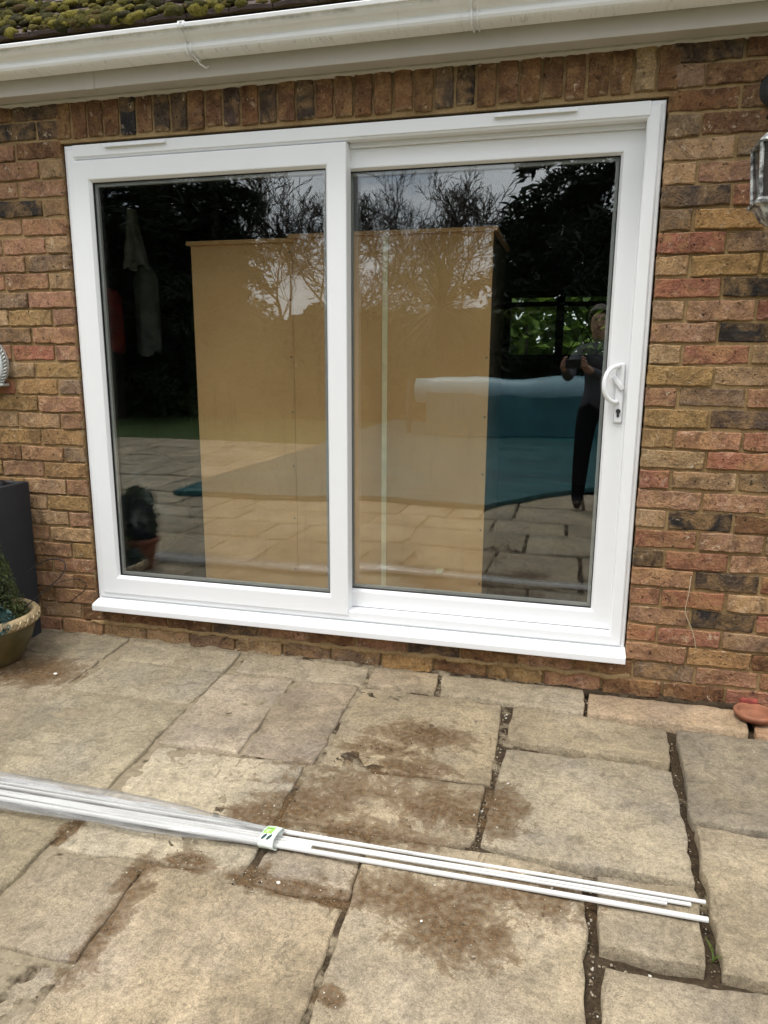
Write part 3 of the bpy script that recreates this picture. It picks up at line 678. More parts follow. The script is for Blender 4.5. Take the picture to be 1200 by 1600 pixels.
bm = bmesh.new(); ring(bm, WX0, WX1, WZ0, WZ1, [(0,4.02),(0,4.0),(.05,4.0),(.05,4.1),(0,4.1)]); box(bm, -.17, -.10, 4.01, 4.09, WZ0+.03, WZ1-.03); box(bm, WX0+.03, WX1-.03, 4.015, 4.085, 1.77, 1.81); epart(win, 'window_frame', bm, LEAD)
bm = bmesh.new()
for k in range(-8, 16):
    for s_ in (1, -1):
        xa = WX0+k*.13
        pts = []
        for zz in (WZ0+.04, 1.78):
            xx = xa+(zz-WZ0)*.62*s_+(.0 if s_ > 0 else .35); pts.append((xx, 4.06+.004*s_, zz))
        if min(pts[0][0], pts[1][0]) < -.09 or max(pts[0][0], pts[1][0]) > WX1-.06: continue
        tube(bm, pts, .005, 4)
epart(win, 'lead_came', bm, LEAD)
bm = bmesh.new(); box(bm, WX0+.045, WX1-.045, 4.066, 4.070, WZ0+.045, WZ1-.045); epart(win, 'pane', bm, GLASS)

HARD = MT('hardboard', .75, .2); hv = HARD.coord('Object')
hc = HARD.ramp(HARD.noise(hv, 3, 4), (.3, (.60,.335,.148)), (.7, (.70,.41,.192)))
hc = HARD.mix(HARD.ramp(HARD.noise(HARD.coord('Object', (6,6,.8)), 4, 5, .7), (.55, 0.), (.75, .35)), hc, (.40,.22,.10)); hc = HARD.mix(HARD.ramp(HARD.noise(hv, 26, 5, .8, 1.5), (.66, 0.), (.74, .5)), hc, (.72,.52,.32))
HARD.col(HARD.mix(1., hc, HARD.ramp(HARD.noise(hv, 220, 3, .7), (.3, .88), (.7, 1.1)), 'MULTIPLY')); HARD = HARD.m
CARC = simple('wardrobe_side', (.17,.12,.09), .6, .35, .2, 5); STRIP = simple('joint_strip', (.85,.68,.44), .6, .3, .1)
def wardrobe(label, x0, x1, zt, y0, seam=None, strip=None, over=.018):
    wd = empty('wardrobe', ((x0+x1)/2, y0, .18)); tag(wd, label, 'wardrobe', 'wardrobes behind the glass')
    bm = bmesh.new(); box(bm, x0, x1, y0, y0+.004, .20, zt-.018); epart(wd, 'back_panel', bm, HARD)
    bm = bmesh.new(); box(bm, x0-over, x1+over, y0-.014, y0+.60, zt-.018, zt, .003); epart(wd, 'top', bm, HARD)
    for xa in (x0+.0005, x1-.0165):
        bm = bmesh.new(); box(bm, xa, xa+.016, y0+.0045, y0+.585, .181, zt-.0185); epart(wd, 'side_panel', bm, CARC)
    bm = bmesh.new(); box(bm, x0+.018, x1-.018, y0+.56, y0+.58, .20, zt-.02); epart(wd, 'front', bm, CARC)
    if strip: bm = bmesh.new(); box(bm, strip-.012, strip+.012, y0-.004, y0-.0005, .20, zt-.02, .001); epart(wd, 'joint_strip', bm, STRIP)
    for zz in (.3,.55,.8,1.05,1.3,1.55,zt-.06):
        bm = bmesh.new(); tube(bm, [(x1-.012, y0-.0015, zz),(x1-.012, y0, zz)], .004, 8); epart(wd, 'nail', bm, STEEL)
wardrobe('narrow wardrobe backed against the left pane, plain brown hardboard', -1.722, -1.2300, 1.812, .352)
wardrobe('wide wardrobe backed against the right pane, hardboard with pale centre strip', -1.226, -.345, 1.826, .345, strip=-.802)
# clothes hanging in the dark on the left
rail = empty('clothes_rail', (-2.2, 1.0, .18)); tag(rail, 'clothes rail standing in the dark room behind the left pane', 'clothes rail')
bm = bmesh.new(); tube(bm, [(-3.1,1.0,2.11),(-1.75,1.0,2.11)], .014, 10); epart(rail, 'rail', bm, STEEL)
for xx in (-3.08, -1.77):
    bm = bmesh.new(); tube(bm, [(xx,1.0,.19),(xx,1.0,2.11)], .014, 8); tube(bm, [(xx,.75,.195),(xx,1.25,.195)], .014, 8); epart(rail, 'upright', bm, STEEL)
def garment(name, label, x, y, zt, zb, wt, wb, c, cat, sl=True, seed=0):
    vs = []; fs = []; n, m_ = 22, 14; mat = simple('cloth_'+name, c, .9, .1, .25, 12, .4, 90, .002)
    for j in range(m_+1):
        v = j/m_; z = zt+(zb-zt)*v
        wd = wt*(.35+.65*min(1, v/.12)) if sl else wt
        wd = wd+(wb-wt)*v
        for i in range(n):
            a = 2*PI*i/n; fold = 1+.22*math.sin(a*5+seed+v*1.4)*min(1, v*2)
            vs.append((x+math.cos(a)*wd/2*(1+.05*math.sin(a*7+seed)), y+math.sin(a)*.045*fold, z+.02*math.sin(a*3+seed)*v))
    for j in range(m_):
        for i in range(n): fs.append((j*n+i, j*n+(i+1)%n, (j+1)*n+(i+1)%n, (j+1)*n+i))
    fs.append(tuple(range(n))); o = pydata(name, vs, fs, mat, None, True)
    return tag(o, label, cat)
garment('red_garment', 'red garment hanging in the dark room, nearest the left frame', -2.585, .98, 1.68, 1.34, .12, .14, (.35,.035,.03), 'clothing', seed=1)
garment('grey_shirt', 'grey shirt hanging in the dark room beside the red garment', -2.365, 1.0, 1.80, 1.32, .15, .15, (.30,.32,.31), 'clothing', seed=3)
garment('white_cloth', 'pale pointed cloth hanging above the grey shirt', -2.385, .93, 2.09, 1.79, .02, .16, (.5,.5,.49), 'cloth', False, seed=5)
garment('green_coat', 'dark green coat hanging close to the wardrobe', -2.02, 1.02, 1.80, .95, .24, .26, (.05,.06,.035), 'clothing', seed=8)
def sack(label, x, y, s, c, seed):
    bm = bmesh.new(); bmesh.ops.create_icosphere(bm, subdivisions=4, radius=1)
    for v in bm.verts:
        k = 1+.22*fbm(v.co.x*2+seed, v.co.y*2, v.co.z*2, 4); v.co = Vector((x+v.co.x*s*k, y+v.co.y*s*.8*k, max(.181, .18+s*.75+v.co.z*s*.8*k)))
    tag(obj('stuffed_sack', bm, simple('sack_plastic', c, .3, .5, .1), None, True), label, 'sack')
sack('dark blue stuffed sack on the room floor by the left frame', -2.45, .85, .38, (.012,.016,.035), 2)
sack('black stuffed sack on the room floor beside the narrow wardrobe', -1.95, 1.05, .33, (.012,.012,.014), 7)

# ------------------------------------------------------------------ wall lights
PAT = MT('antiqued_metal', .5, .5); pv = PAT.coord('Object')
PAT.col(PAT.ramp(PAT.noise(pv, 38, 5, .7), (.36, (.02,.02,.02)), (.47, (.20,.205,.20)), (.60, (.60,.61,.58)))); PAT.b.inputs['Metallic'].default_value = .25; PAT.bump(PAT.noise(pv, 80, 4), .4, .003); PAT = PAT.m
BLK = simple('black_iron', (.012,.012,.012), .55, .4, .3, 30)
LX, LY = .612, -.205
lan = empty('wall_lantern', (LX, -.01, 2.1)); tag(lan, 'antiqued silver hexagonal lantern hung on the wall right of the door', 'lantern')
def hexl(prof, mat, name, a0=PI/6): 
    bm = bmesh.new(); lathe(bm, prof, (LX, LY, 0), 6, a0); return epart(lan, name, bm, mat)
hexl([(.128,1.926),(.132,1.931),(.126,1.938),(.095,1.962),(.055,1.992),(.026,2.002),(.022,2.03),(.010,2.04)], PAT, 'roof_cap')
hexl([(.110,1.752),(.122,1.757),(.124,1.766),(.112,1.774),(.108,1.774)], PAT, 'lower_rim')
hexl([(.012,1.655),(.020,1.664),(.013,1.674),(.018,1.683),(.045,1.693),(.080,1.715),(.104,1.752)], PAT, 'base_cup')
LGL = MT('smoky_lantern_glass', .12, .6); LGL.col((.055,.055,.052)); LGL.b.inputs['Alpha'].default_value = .7
hexl([(.099,1.774),(.118,1.927)], LGL.m, 'glass_body')
for k in range(6):
    a = PI/6+k*PI/3; bm = bmesh.new()
    tube(bm, [(LX+.107*math.cos(a), LY+.107*math.sin(a), 1.772),(LX+.112*math.cos(a), LY+.112*math.sin(a), 1.82),(LX+.121*math.cos(a), LY+.121*math.sin(a), 1.93)], .0065, 6); epart(lan, 'glazing_bar', bm, PAT)
bm = bmesh.new(); lathe(bm, [(.006,1.66),(.006,1.65),(.015,1.64),(.010,1.622),(.003,1.612)], (LX, LY, 0), 10); epart(lan, 'finial', bm, PAT)
bm = bmesh.new(); lathe(bm, [(.014,1.78),(.014,1.83),(.026,1.85),(.028,1.875),(.018,1.90)], (LX, LY, 0), 12); epart(lan, 'bulb', bm, simple('frosted_bulb', (.6,.6,.58), .3, .5, .05), True)
bm = bmesh.new()
lathe(bm, [(.0,0),(.074,0),(.078,.008),(.06,.022),(.0,.026)][1:4], (0,0,0), 24)
for v in bm.verts: v.co = Vector((LX+.0+v.co.x*1.0, .006-v.co.z, 2.15+v.co.y*.85))
epart(lan, 'wall_plate', bm, BLK)
bm = bmesh.new()
tube(bm, [(LX,-.01,2.13),(LX-.0,-.05,2.10),(LX,-.09,2.085),(LX,-.14,2.095),(LX,-.185,2.115),(LX,-.205,2.10),(LX,LY,2.06),(LX,LY,2.03)], .011, 8)
tube(bm, [(LX-.03,-.012,2.09),(LX-.045,-.03,2.06),(LX-.03,-.05,2.04),(LX-.01,-.06,2.06),(LX,-.07,2.09)], .009, 8)
epart(lan, 'scroll_arm', bm, BLK, True)
# round white fitting at the left edge
rl = empty('wall_plaque', (-2.50, 0, 1.27)); tag(rl, 'round white domed wall fitting with twisted silver rim, above the tall planter', 'wall fitting')
DISC = simple('white_glaze', (.78,.80,.80), .25, .5, .04); RIMM = simple('pewter_rim', (.42,.43,.40), .4, .5, .25, 60, .5, 200, .002, .4)
PX_, PZ_, PR_ = -2.578, 1.262, .126
bm = bmesh.new(); prof = [(.118,0),(.118,.03),(.106,.058),(.075,.078),(.03,.088),(.004,.09)]
lathe(bm, prof, (0,0,0), 40)
for v in bm.verts: v.co = Vector((PX_+v.co.x, .002-v.co.z, PZ_+v.co.y))
epart(rl, 'dome', bm, DISC, True)
bm = bmesh.new()
for ph in (0, PI):
    tube(bm, [(PX_+(PR_+.006*math.cos(ph+26*t))*math.cos(t), -.034+.006*math.sin(ph+26*t), PZ_+(PR_+.006*math.cos(ph+26*t))*math.sin(t)) for t in [2*PI*i/220 for i in range(221)]], .0048, 6)
epart(rl, 'twisted_rim', bm, RIMM, True)
bm = bmesh.new(); box(bm, PX_-.10, PX_+.115, -.05, -.006, PZ_-.098, PZ_-.085, .004); epart(rl, 'lower_bar', bm, RIMM)

# ------------------------------------------------------------------ planter, pots
PLN = simple('dark_grey_fibreclay', (.018,.020,.024), .6, .35, .25, 4, .25, 60, .002)
pln = empty('tall_planter', (-2.55, -.13, 0)); tag(pln, 'tall square charcoal planter against the wall at the left edge', 'planter')
bm = bmesh.new(); x0, x1, y0, y1, zt = -2.72, -2.392, -.245, -.03, .735
bm_p = [((x0,y0),(x1,y0),(x1,y1),(x0,y1))]
def rectloop(ins, z, tp=0): return [bm.verts.new(c) for c in ((x0+ins+tp,y0+ins+tp,z),(x1-ins-tp,y0+ins+tp,z),(x1-ins-tp,y1-ins-tp,z),(x0+ins+tp,y1-ins-tp,z))]
loops = [rectloop(0, .0, .004), rectloop(0, zt-.004), rectloop(.004, zt), rectloop(.022, zt), rectloop(.026, zt-.004), rectloop(.026, zt-.07)]
for a, b in zip(loops, loops[1:]):
    for k in range(4): bm.faces.new((a[k], a[(k+1)%4], b[(k+1)%4], b[k]))
bm.faces.new(loops[0][::-1]); epart(pln, 'body', bm, PLN)
SOIL = simple('potting_soil', (.022,.015,.010), .95, .1, .5, 60, .9, 120, .01)
bm = bmesh.new(); g = bmesh.ops.create_grid(bm, x_segments=16, y_segments=12, size=.5)
for v in bm.verts: v.co = Vector(((x0+x1)/2+v.co.x*(x1-x0-.056), (y0+y1)/2+v.co.y*(y1-y0-.056), zt-.055+.02*fbm(v.co.x*6, v.co.y*6, 1, 3)))
epart(pln, 'soil', bm, SOIL, True)
bm = bmesh.new()
for v in bmesh.ops.create_icosphere(bm, subdivisions=3, radius=.05)['verts']:
    v.co = Vector((-2.455, -.145, zt-.012))+Vector((v.co.x*1.0, v.co.y*1.0, v.co.z*.7))*(1+.3*fbm(v.co.x*30, v.co.y*30, v.co.z*30, 3))
tag(obj('plastic_bag', bm, RUBBER, None, True), 'crumpled black plastic bag lying in the top of the tall planter', 'bag')

def leaf_cloud(name, gen, n, size, mat, parent=None, asp=.55, seed=0, curl=.25):
    r = random.Random(seed); vs = []; fs = []
    for i in range(n):
        p, nrm = gen(r); nrm = (nrm+Vector((r.gauss(0,.5), r.gauss(0,.5), r.gauss(0,.5)))).normalized()
        t = nrm.orthogonal().normalized(); t.rotate(Matrix.Rotation(r.uniform(0, 6.28), 3, nrm)); b = nrm.cross(t)
        s = size*r.uniform(.6, 1.35); b0 = len(vs)
        vs += [tuple(p-t*s), tuple(p+b*s*asp+nrm*s*curl), tuple(p+t*s), tuple(p-b*s*asp+nrm*s*curl)]
        fs += [(b0,b0+1,b0+2),(b0,b0+2,b0+3)]
    return pydata(name, vs, fs, mat, parent)
PCX, PCY, PH, PRR = -2.375, -.385, .225, .215
pot = empty('plant_pot', (PCX, PCY, 0)); tag(pot, 'round glazed brown pot with braided rim standing on the patio', 'pot')
GLZ = MT('brown_glaze', .28, .5); gv_ = GLZ.coord('Object')
GLZ.col(GLZ.ramp(GLZ.noise(gv_, 9, 5, .6), (.35, (.035,.028,.010)), (.6, (.085,.062,.020)), (.8, (.16,.12,.05)))); GLZ.bump(GLZ.noise(gv_, 25, 3), .2, .004); GLZ = GLZ.m
RIMG = simple('rim_glaze', (.33,.25,.14), .4, .45, .35, 25, .3, 60, .003)
bm = bmesh.new(); lathe(bm, [(.118,0),(.128,.004),(.150,.04),(.176,.09),(.192,.14),(.199,.178),(.198,.182)], (0,0,0), 48)
epart(pot, 'bowl', bm, GLZ, True).location = (PCX, PCY, .004)
bm = bmesh.new()
pr = [(.196,.172),(.207,.176),(.214,.190),(.215,.208),(.210,.219),(.202,.224),(.192,.222),(.186,.212),(.183,.190),(.180,.165),(.178,.10)]
N_ = 96; rings_ = []
for k in range(N_):
    a = 2*PI*k/N_; rings_.append([bm.verts.new((q*math.cos(a), q*math.sin(a), z)) for q, z in pr])
for k in range(N_):
    A_, B_ = rings_[k], rings_[(k+1)%N_]
    for j in range(len(pr)-1): bm.faces.new((A_[j], B_[j], B_[j+1], A_[j+1]))
epart(pot, 'rim', bm, RIMG, True).location = (PCX, PCY, .004)
bm = bmesh.new()
for ph in range(2):
    n_ = 34
    for k in range(n_):
        a0 = 2*PI*k/n_; s_ = 1 if ph else -1
        pts = []
        for q in range(6):
            t = q/5; a = a0+s_*.11*(t-.5); pts.append(((.2135+.003*math.sin(PI*t))*math.cos(a), (.2135+.003*math.sin(PI*t))*math.sin(a), .183+.028*t))
        tube(bm, pts, .0042, 5)
epart(pot, 'braid', bm, RIMG, True).location = (PCX, PCY, .004)
bm = bmesh.new(); lathe(bm, [(.178,.150),(.12,.158),(.05,.163),(.004,.164)], (0,0,0), 32)
for v in bm.verts: v.co.z += .012*fbm(v.co.x*20, v.co.y*20, 0, 3)
epart(pot, 'soil', bm, SOIL, True).location = (PCX, PCY, .004)
LEAFB = mk_leaf('box_leaf', (.025,.036,.010), (.085,.105,.032)); LEAFH = mk_leaf('hebe_leaf', (.018,.045,.038), (.07,.13,.115))
LEAFC = mk_leaf('conifer_needle', (.006,.010,.005), (.018,.028,.012), .1); LEAFG = mk_leaf('hedge_leaf', (.02,.032,.010), (.055,.075,.022)); LEAFL = mk_leaf('bright_leaf', (.04,.085,.012), (.14,.21,.035), .3)
BARK = simple('bark', (.055,.042,.030), .9, .2, .4, 8, .8, 30, .02)
# clipped cone of box
box_t = empty('box_topiary', (PCX-.015, PCY, .17)); tag(box_t, 'clipped green box cone growing in the braided pot', 'plant')
def g_cone(r):
    t = r.random()**1.5; a = r.uniform(0, 2*PI); R_ = (.172*(1-t)**.8+.01)*(1+.10*fbm(math.cos(a)*2, math.sin(a)*2, t*6, 3))*(r.uniform(.8, 1.03))
    return Vector((PCX-.015+R_*math.cos(a), PCY+R_*math.sin(a), .18+.58*t)), Vector((math.cos(a), math.sin(a), .5))
epart_ = leaf_cloud('foliage', g_cone, 5200, .0085, LEAFB, None, seed=3); epart_.parent = box_t; epart_.matrix_parent_inverse = Matrix.Translation(-box_t.location)
bm = bmesh.new(); tube(bm, [(PCX-.015,PCY,.15),(PCX-.058,PCY,.35),(PCX-.015,PCY,.58)], [.011,.008,.003], 8); epart(box_t, 'stem', bm, BARK)
heb = empty('trailing_plant', (PCX+.06, PCY-.09, .17)); tag(heb, 'blue green small leaved plant at the foot of the box cone', 'plant')
def g_heb(r):
    u = r.uniform(-1,1); a = r.uniform(0, 2*PI); q = math.sqrt(1-u*u); R_ = r.uniform(.7, 1.05)
    d = Vector((q*math.cos(a), q*math.sin(a), abs(u)))
    return Vector((PCX+.125, PCY-.075, .185))+Vector((d.x*.075, d.y*.08, d.z*.095))*R_, d
o = leaf_cloud('foliage', g_heb, 900, .0095, LEAFH, None, .7, 5); o.parent = heb; o.matrix_parent_inverse = Matrix.Translation(-heb.location)
bm = bmesh.new()
for k in range(9):
    a = k*.7; tube(bm, [(PCX+.125,PCY-.075,.165),(PCX+.125+.05*math.cos(a), PCY-.075+.05*math.sin(a), .22)], .002, 5)
epart(heb, 'stem', bm, BARK)
# black wire hoop
bm = bmesh.new()
def spl(P, n=8):
    P = [Vector(p) for p in P]; out = []
    for i in range(len(P)-1):
        p0, p1, p2, p3 = P[max(0,i-1)], P[i], P[i+1], P[min(len(P)-1,i+2)]
        for k in range(n):
            t = k/n; out.append(.5*((2*p1)+(p2-p0)*t+(2*p0-5*p1+4*p2-p3)*t*t+(3*p1-p0-3*p2+p3)*t**3))
    return out+[P[-1]]
WY = -.30
tube(bm, spl([(-2.315,-.345,.17),(-2.20,-.29,.265),(-2.10,-.25,.355),(-2.075,-.23,.40),(-2.09,-.22,.43),(-2.14,-.22,.435),(-2.20,-.23,.415),(-2.26,-.25,.37)]), .0026, 6)
tube(bm, spl([(-2.115,-.245,.335),(-2.06,-.20,.345),(-2.02,-.18,.325),(-2.03,-.17,.29),(-2.08,-.17,.25),(-2.11,-.17,.225)]), .0018, 6)
tag(obj('wire_hoop', bm, RUBBER, None, True), 'thin black wire looping out of the braided pot in front of the bricks', 'wire')
# terracotta saucer by the wall
TER = simple('terracotta', (.27,.112,.062), .8, .3, .25, 20, .3, 90, .002)
bm = bmesh.new(); lathe(bm, [(.050,0),(.060,.002),(.066,.010),(.070,.016),(.070,.024),(.067,.027),(.059,.027),(.056,.024),(.055,.007),(.052,.004),(.004,.004)], (0,0,0), 40)
o = obj('plant_saucer', bm, TER, None, True); o.location = (.716, -.085, .008); tag(o, 'small round terracotta saucer on the paving at the foot of the wall', 'saucer')
bm = bmesh.new(); box(bm, -.03, .03, -.012, .012, 0, .045, .006, 2)
for v in bm.verts: v.co += Vector((0,0,.010*fbm(v.co.x*30, v.co.y*30, 1, 2)))
o = obj('brick_chip', bm, simple('red_chip', (.26,.06,.045), .85, .2, .3, 30)); o.location = (.712, -.016, .004); tag(o, 'bright red brick chip wedged behind the terracotta saucer', 'brick')
# dry stem hanging on the bricks
bm = bmesh.new()
tube(bm, spl([(.470,-.006,.505),(.466,-.014,.44),(.460,-.012,.385),(.466,-.010,.35),(.485,-.014,.31),(.50,-.010,.27),(.512,-.008,.22)]), .0016, 5)
tag(obj('dry_stem', bm, simple('dry_stem', (.42,.34,.22), .8, .2, .2), None, True), 'thin dry plant stem clinging to the bricks right of the door', 'stem')

# ------------------------------------------------------------------ trims in their sleeve
TRIM = simple('trim_plastic', (.62,.61,.58), .35, .45, .04, 3)
def strip(label, xe, ye, xl, yl, z, wd, th):
    bm = bmesh.new(); n = 24; prof = [(-.5,0),(.5,0),(.5,.45),(.38,.85),(.15,1),(-.15,1),(-.38,.85),(-.5,.45)]; rs = []
    for i in range(n+1):
        t = i/n; x = xl+(xe-xl)*t; y = yl+(ye-yl)*t+.004*math.sin(t*5+xe*9); zz = z*(1-.75*t)+.0145
        rs.append([bm.verts.new((x, y+a*wd, zz+b*th)) for a, b in prof])
    for a, b in zip(rs, rs[1:]):
        for k in range(8): bm.faces.new((a[k], a[(k+1)%8], b[(k+1)%8], b[k]))
    bm.faces.new(rs[0][::-1]); bm.faces.new(rs[-1])
    tag(obj('trim_strip', bm, TRIM), label, 'trim', 'loose trim strips on the patio')
strip('white trim strip nearest the camera, its end splayed over the open joint', .376, -1.206, -2.6, -1.232, .002, .013, .008)
strip('white trim strip farthest from the camera, reaching the open joint', .380, -1.146, -2.6, -1.180, .002, .0095, .006)
strip('white trim strip in the middle of the bundle, ending just short of the longest', .345, -1.164, -2.6, -1.206, .002, .0095, .006)
strip('thin white trim strip ending a hand short of the open joint', .289, -1.1785, -2.6, -1.218, .012, .006, .005)
strip('short white trim strip ending midway along the bundle', -.335, -1.1565, -2.6, -1.168, .014, .006, .005)
strip('white trim strip mostly inside the plastic sleeve', -.60, -1.199, -2.6, -1.225, .016, .012, .005)
FILM = bpy.data.materials.new('plastic_film'); FILM.use_nodes = True; t_ = FILM.node_tree; t_.nodes.clear()
N = t_.nodes.new; Lk = t_.links.new
tr = N('ShaderNodeBsdfTransparent'); tr.inputs[0].default_value = (.95,.95,.95,1); df = N('ShaderNodeBsdfDiffuse'); df.inputs[0].default_value = (.72,.72,.71,1)
tl = N('ShaderNodeBsdfTranslucent'); tl.inputs[0].default_value = (.75,.75,.74,1); gl = N('ShaderNodeBsdfGlossy'); gl.inputs['Roughness'].default_value = .12
m1 = N('ShaderNodeMixShader'); m2 = N('ShaderNodeMixShader'); m3 = N('ShaderNodeMixShader'); lw = N('ShaderNodeLayerWeight'); lw.inputs['Blend'].default_value = .35
nz_ = N('ShaderNodeTexNoise'); nz_.inputs['Scale'].default_value = 14; nz_.inputs['Detail'].default_value = 5; mpp = N('ShaderNodeMapping'); mpp.inputs['Scale'].default_value = (.35,2.2,1); tcc = N('ShaderNodeTexCoord')
Lk(tcc.outputs['Object'], mpp.inputs[0]); Lk(mpp.outputs[0], nz_.inputs['Vector'])
rp = N('ShaderNodeValToRGB'); rp.color_ramp.elements[0].position = .35; rp.color_ramp.elements[0].color = (.06,.06,.06,1); rp.color_ramp.elements[1].position = .75; rp.color_ramp.elements[1].color = (.42,.42,.42,1)
Lk(nz_.outputs['Fac'], rp.inputs[0]); m1.inputs[0].default_value = .4
bpn = N('ShaderNodeBump'); bpn.inputs['Strength'].default_value = .5; bpn.inputs['Distance'].default_value = .01; Lk(nz_.outputs['Fac'], bpn.inputs['Height'])
for x in (df, gl): Lk(bpn.outputs[0], x.inputs['Normal'])
Lk(df.outputs[0], m1.inputs[1]); Lk(tl.outputs[0], m1.inputs[2]); Lk(rp.outputs[0], m2.inputs[0]); Lk(tr.outputs[0], m2.inputs[1]); Lk(m1.outputs[0], m2.inputs[2])
fm = N('ShaderNodeMath'); fm.operation = 'MULTIPLY'; fm.inputs[1].default_value = .45; Lk(lw.outputs['Fresnel'], fm.inputs[0])
Lk(fm.outputs[0], m3.inputs[0]); Lk(m2.outputs[0], m3.inputs[1]); Lk(gl.outputs[0], m3.inputs[2]); oo = N('ShaderNodeOutputMaterial'); Lk(m3.outputs[0], oo.inputs[0])
slv = empty('plastic_sleeve', (-1.3, -1.2, 0)); tag(slv, 'crinkled clear plastic sleeve wrapped round the white trim strips', 'sleeve')
vs = []; fs = []; nx_, nr = 150, 40
for i in range(nx_+1):
    t = i/nx_; x = -2.7+t*(2.7-.735)
    k = sstep(-.74, -1.15, x); hw0 = .030+.006*(1-k); 
    yc = -1.199-.004*k; up = hw0+.050*k*(1+.15*fbm(x*2, 0, 3, 2)); dn = hw0+.036*k*(1+.3*fbm(x*3, 5, 3, 3))
    for j in range(nr):
        a = 2*PI*j/nr; ca, sa = math.cos(a), math.sin(a)
        yy = yc+(up if ca > 0 else dn)*ca
        zz = .025+(.020+.010*k)*sa*(1 if sa > 0 else .55)
        wr = fbm(x*5+yy*8, yy*45, sa, 4)
        zz += .005*wr*(1 if sa > 0 else .3); yy += .004*fbm(x*7, j*.3, 1, 3)*k
        vs.append((x, yy, max(.0085, zz)))
for i in range(nx_):
    for j in range(nr): fs.append((i*nr+j, i*nr+(j+1)%nr, (i+1)*nr+(j+1)%nr, (i+1)*nr+j))
o = pydata('film', vs, fs, FILM, None, True); o.parent = slv; o.matrix_parent_inverse = Matrix.Translation(-slv.location)
LAB = simple('label_paper', (.70,.76,.68), .5, .3, .06, 30); GRN = simple('label_green', (.30,.62,.10), .5, .3, .1, 30); INK = simple('label_ink', (.02,.05,.05), .5, .3, .1)
def band(name, xa, xb, a0, a1, off, mat, n=20):
    vs = []; fs = []
    for i, x in enumerate((xa, xa+(xb-xa)*.5, xb)):
        for j in range(n+1):
            a = a0+(a1-a0)*j/n; vs.append((x+.006*math.sin(a*2)*.5, -1.199+(.037+off)*math.cos(a), .0265+(.0175+off)*math.sin(a)+(.0015 if i == 1 else 0)))
    for i in range(2):
        for j in range(n): fs.append((i*(n+1)+j, i*(n+1)+j+1, (i+1)*(n+1)+j+1, (i+1)*(n+1)+j))
    o = pydata(name, vs, fs, mat, None, True); o.parent = slv; o.matrix_parent_inverse = Matrix.Translation(-slv.location)
    sm = o.modifiers.new('s', 'SOLIDIFY'); sm.thickness = .0006; return o
band('label_band', -.737, -.694, 0, 2*PI, .0022, LAB, 40)
band('label_print', -.733, -.707, 1.05, 1.85, .0030, GRN, 10)
for k in range(4): band('label_lettering', -.731+.001*k, -.710-.002*k, 1.15+.17*k, 1.20+.17*k, .0036, INK if k in (1,) else LAB, 4)
for xa in (-.732, -.718):
    vs = []; 
    for j in range(14):
        q = 2*PI*j/14; a = 2.15+.26*math.sin(q); x = xa+.006+.0045*math.cos(q)-.0045*math.sin(q)
        vs.append((x, -1.199+(.037+.0036)*math.cos(a), .0265+(.0175+.0036)*math.sin(a)+.001))
    o = pydata('label_mark', vs, [tuple(range(14))], INK); o.parent = slv; o.matrix_parent_inverse = Matrix.Translation(-slv.location)

bm = bmesh.new(); rw = random.Random(2)
for k in range(8):
    a = rw.uniform(0, 6.28); ln = rw.uniform(.018, .035); p0 = Vector((.381+rw.uniform(-.008,.008), -1.262+rw.uniform(-.02,.02), -.028)); d = Vector((math.cos(a)*.35, math.sin(a)*.6, 1)).normalized(); sd2 = Vector((-math.sin(a), math.cos(a), 0))*.0022; rows = []
    for q in range(4):
        t = q/3; c_ = p0+d*ln*t+Vector((math.cos(a), math.sin(a), 0))*.012*t*t; rows.append((bm.verts.new(c_-sd2*(1-t*.85)), bm.verts.new(c_+sd2*(1-t*.85))))
    for r0_, r1_ in zip(rows, rows[1:]): bm.faces.new((r0_[0], r0_[1], r1_[1], r1_[0]))
tag(obj('grass_tuft', bm, LEAFL), 'little green grass tuft growing in the open joint by the strip ends', 'weed')
# loose grit and a few pale chips
GV_, GF_ = [], []; rg = random.Random(5)
for i in range(1100):
    s_ = rg.choice(STAINS); x = s_[0]+rg.gauss(0, s_[2]*.7); y = s_[1]+rg.gauss(0, s_[3]*.7)
    R_ = rg.choice((.0008,.001,.0013,.0013,.0018,.0026)); b0 = len(GV_); a_, b_ = rg.uniform(.6,1.6), rg.uniform(.6,1.5)
    GV_.extend((x+c_.x*R_*a_*rg.uniform(.7,1.3), y+c_.y*R_*b_*rg.uniform(.7,1.3), .0085+R_*.3+c_.z*R_*.7) for c_ in ICO1[0]); GF_.extend((a+b0, b+b0, c+b0) for a, b, c in ICO1[1])
for i in range(700):
    xa, ya, xb, yb = rg.choice(((.405,-.24,.372,-1.35),(.115,-1.09,.113,-1.6),(.13,-1.357,.375,-1.362),(-.17,-.24,-.165,-.77),(.118,-.02,.118,-.21),(-.19,-.80,-.182,-1.07),(-.45,-.03,-.44,-.18)))
    t = rg.random(); x = xa+(xb-xa)*t+rg.gauss(0,.006); y = ya+(yb-ya)*t+rg.gauss(0,.005); R_ = rg.choice((.0012,.0018,.0025,.0038)); b0 = len(GV_)
    zb = bed_z(x, y)+R_*.3
    GV_.extend((x+c_.x*R_*rg.uniform(.6,1.4), y+c_.y*R_*rg.uniform(.6,1.4), zb+c_.z*R_*.8) for c_ in ICO1[0]); GF_.extend((a+b0, b+b0, c+b0) for a, b, c in ICO1[1])
GR = MT('grit', .9, .2); GR.col(GR.ramp(GR.n('ShaderNodeNewGeometry').outputs['Random Per Island'], (.0, (.03,.02,.012)), (.6, (.14,.10,.06)), (.85, (.3,.25,.18)), (1., (.6,.57,.5))))
tag(pydata('grit', GV_, GF_, GR.m), 'loose grit and soil crumbs scattered over the damp patches of paving', kind='stuff')
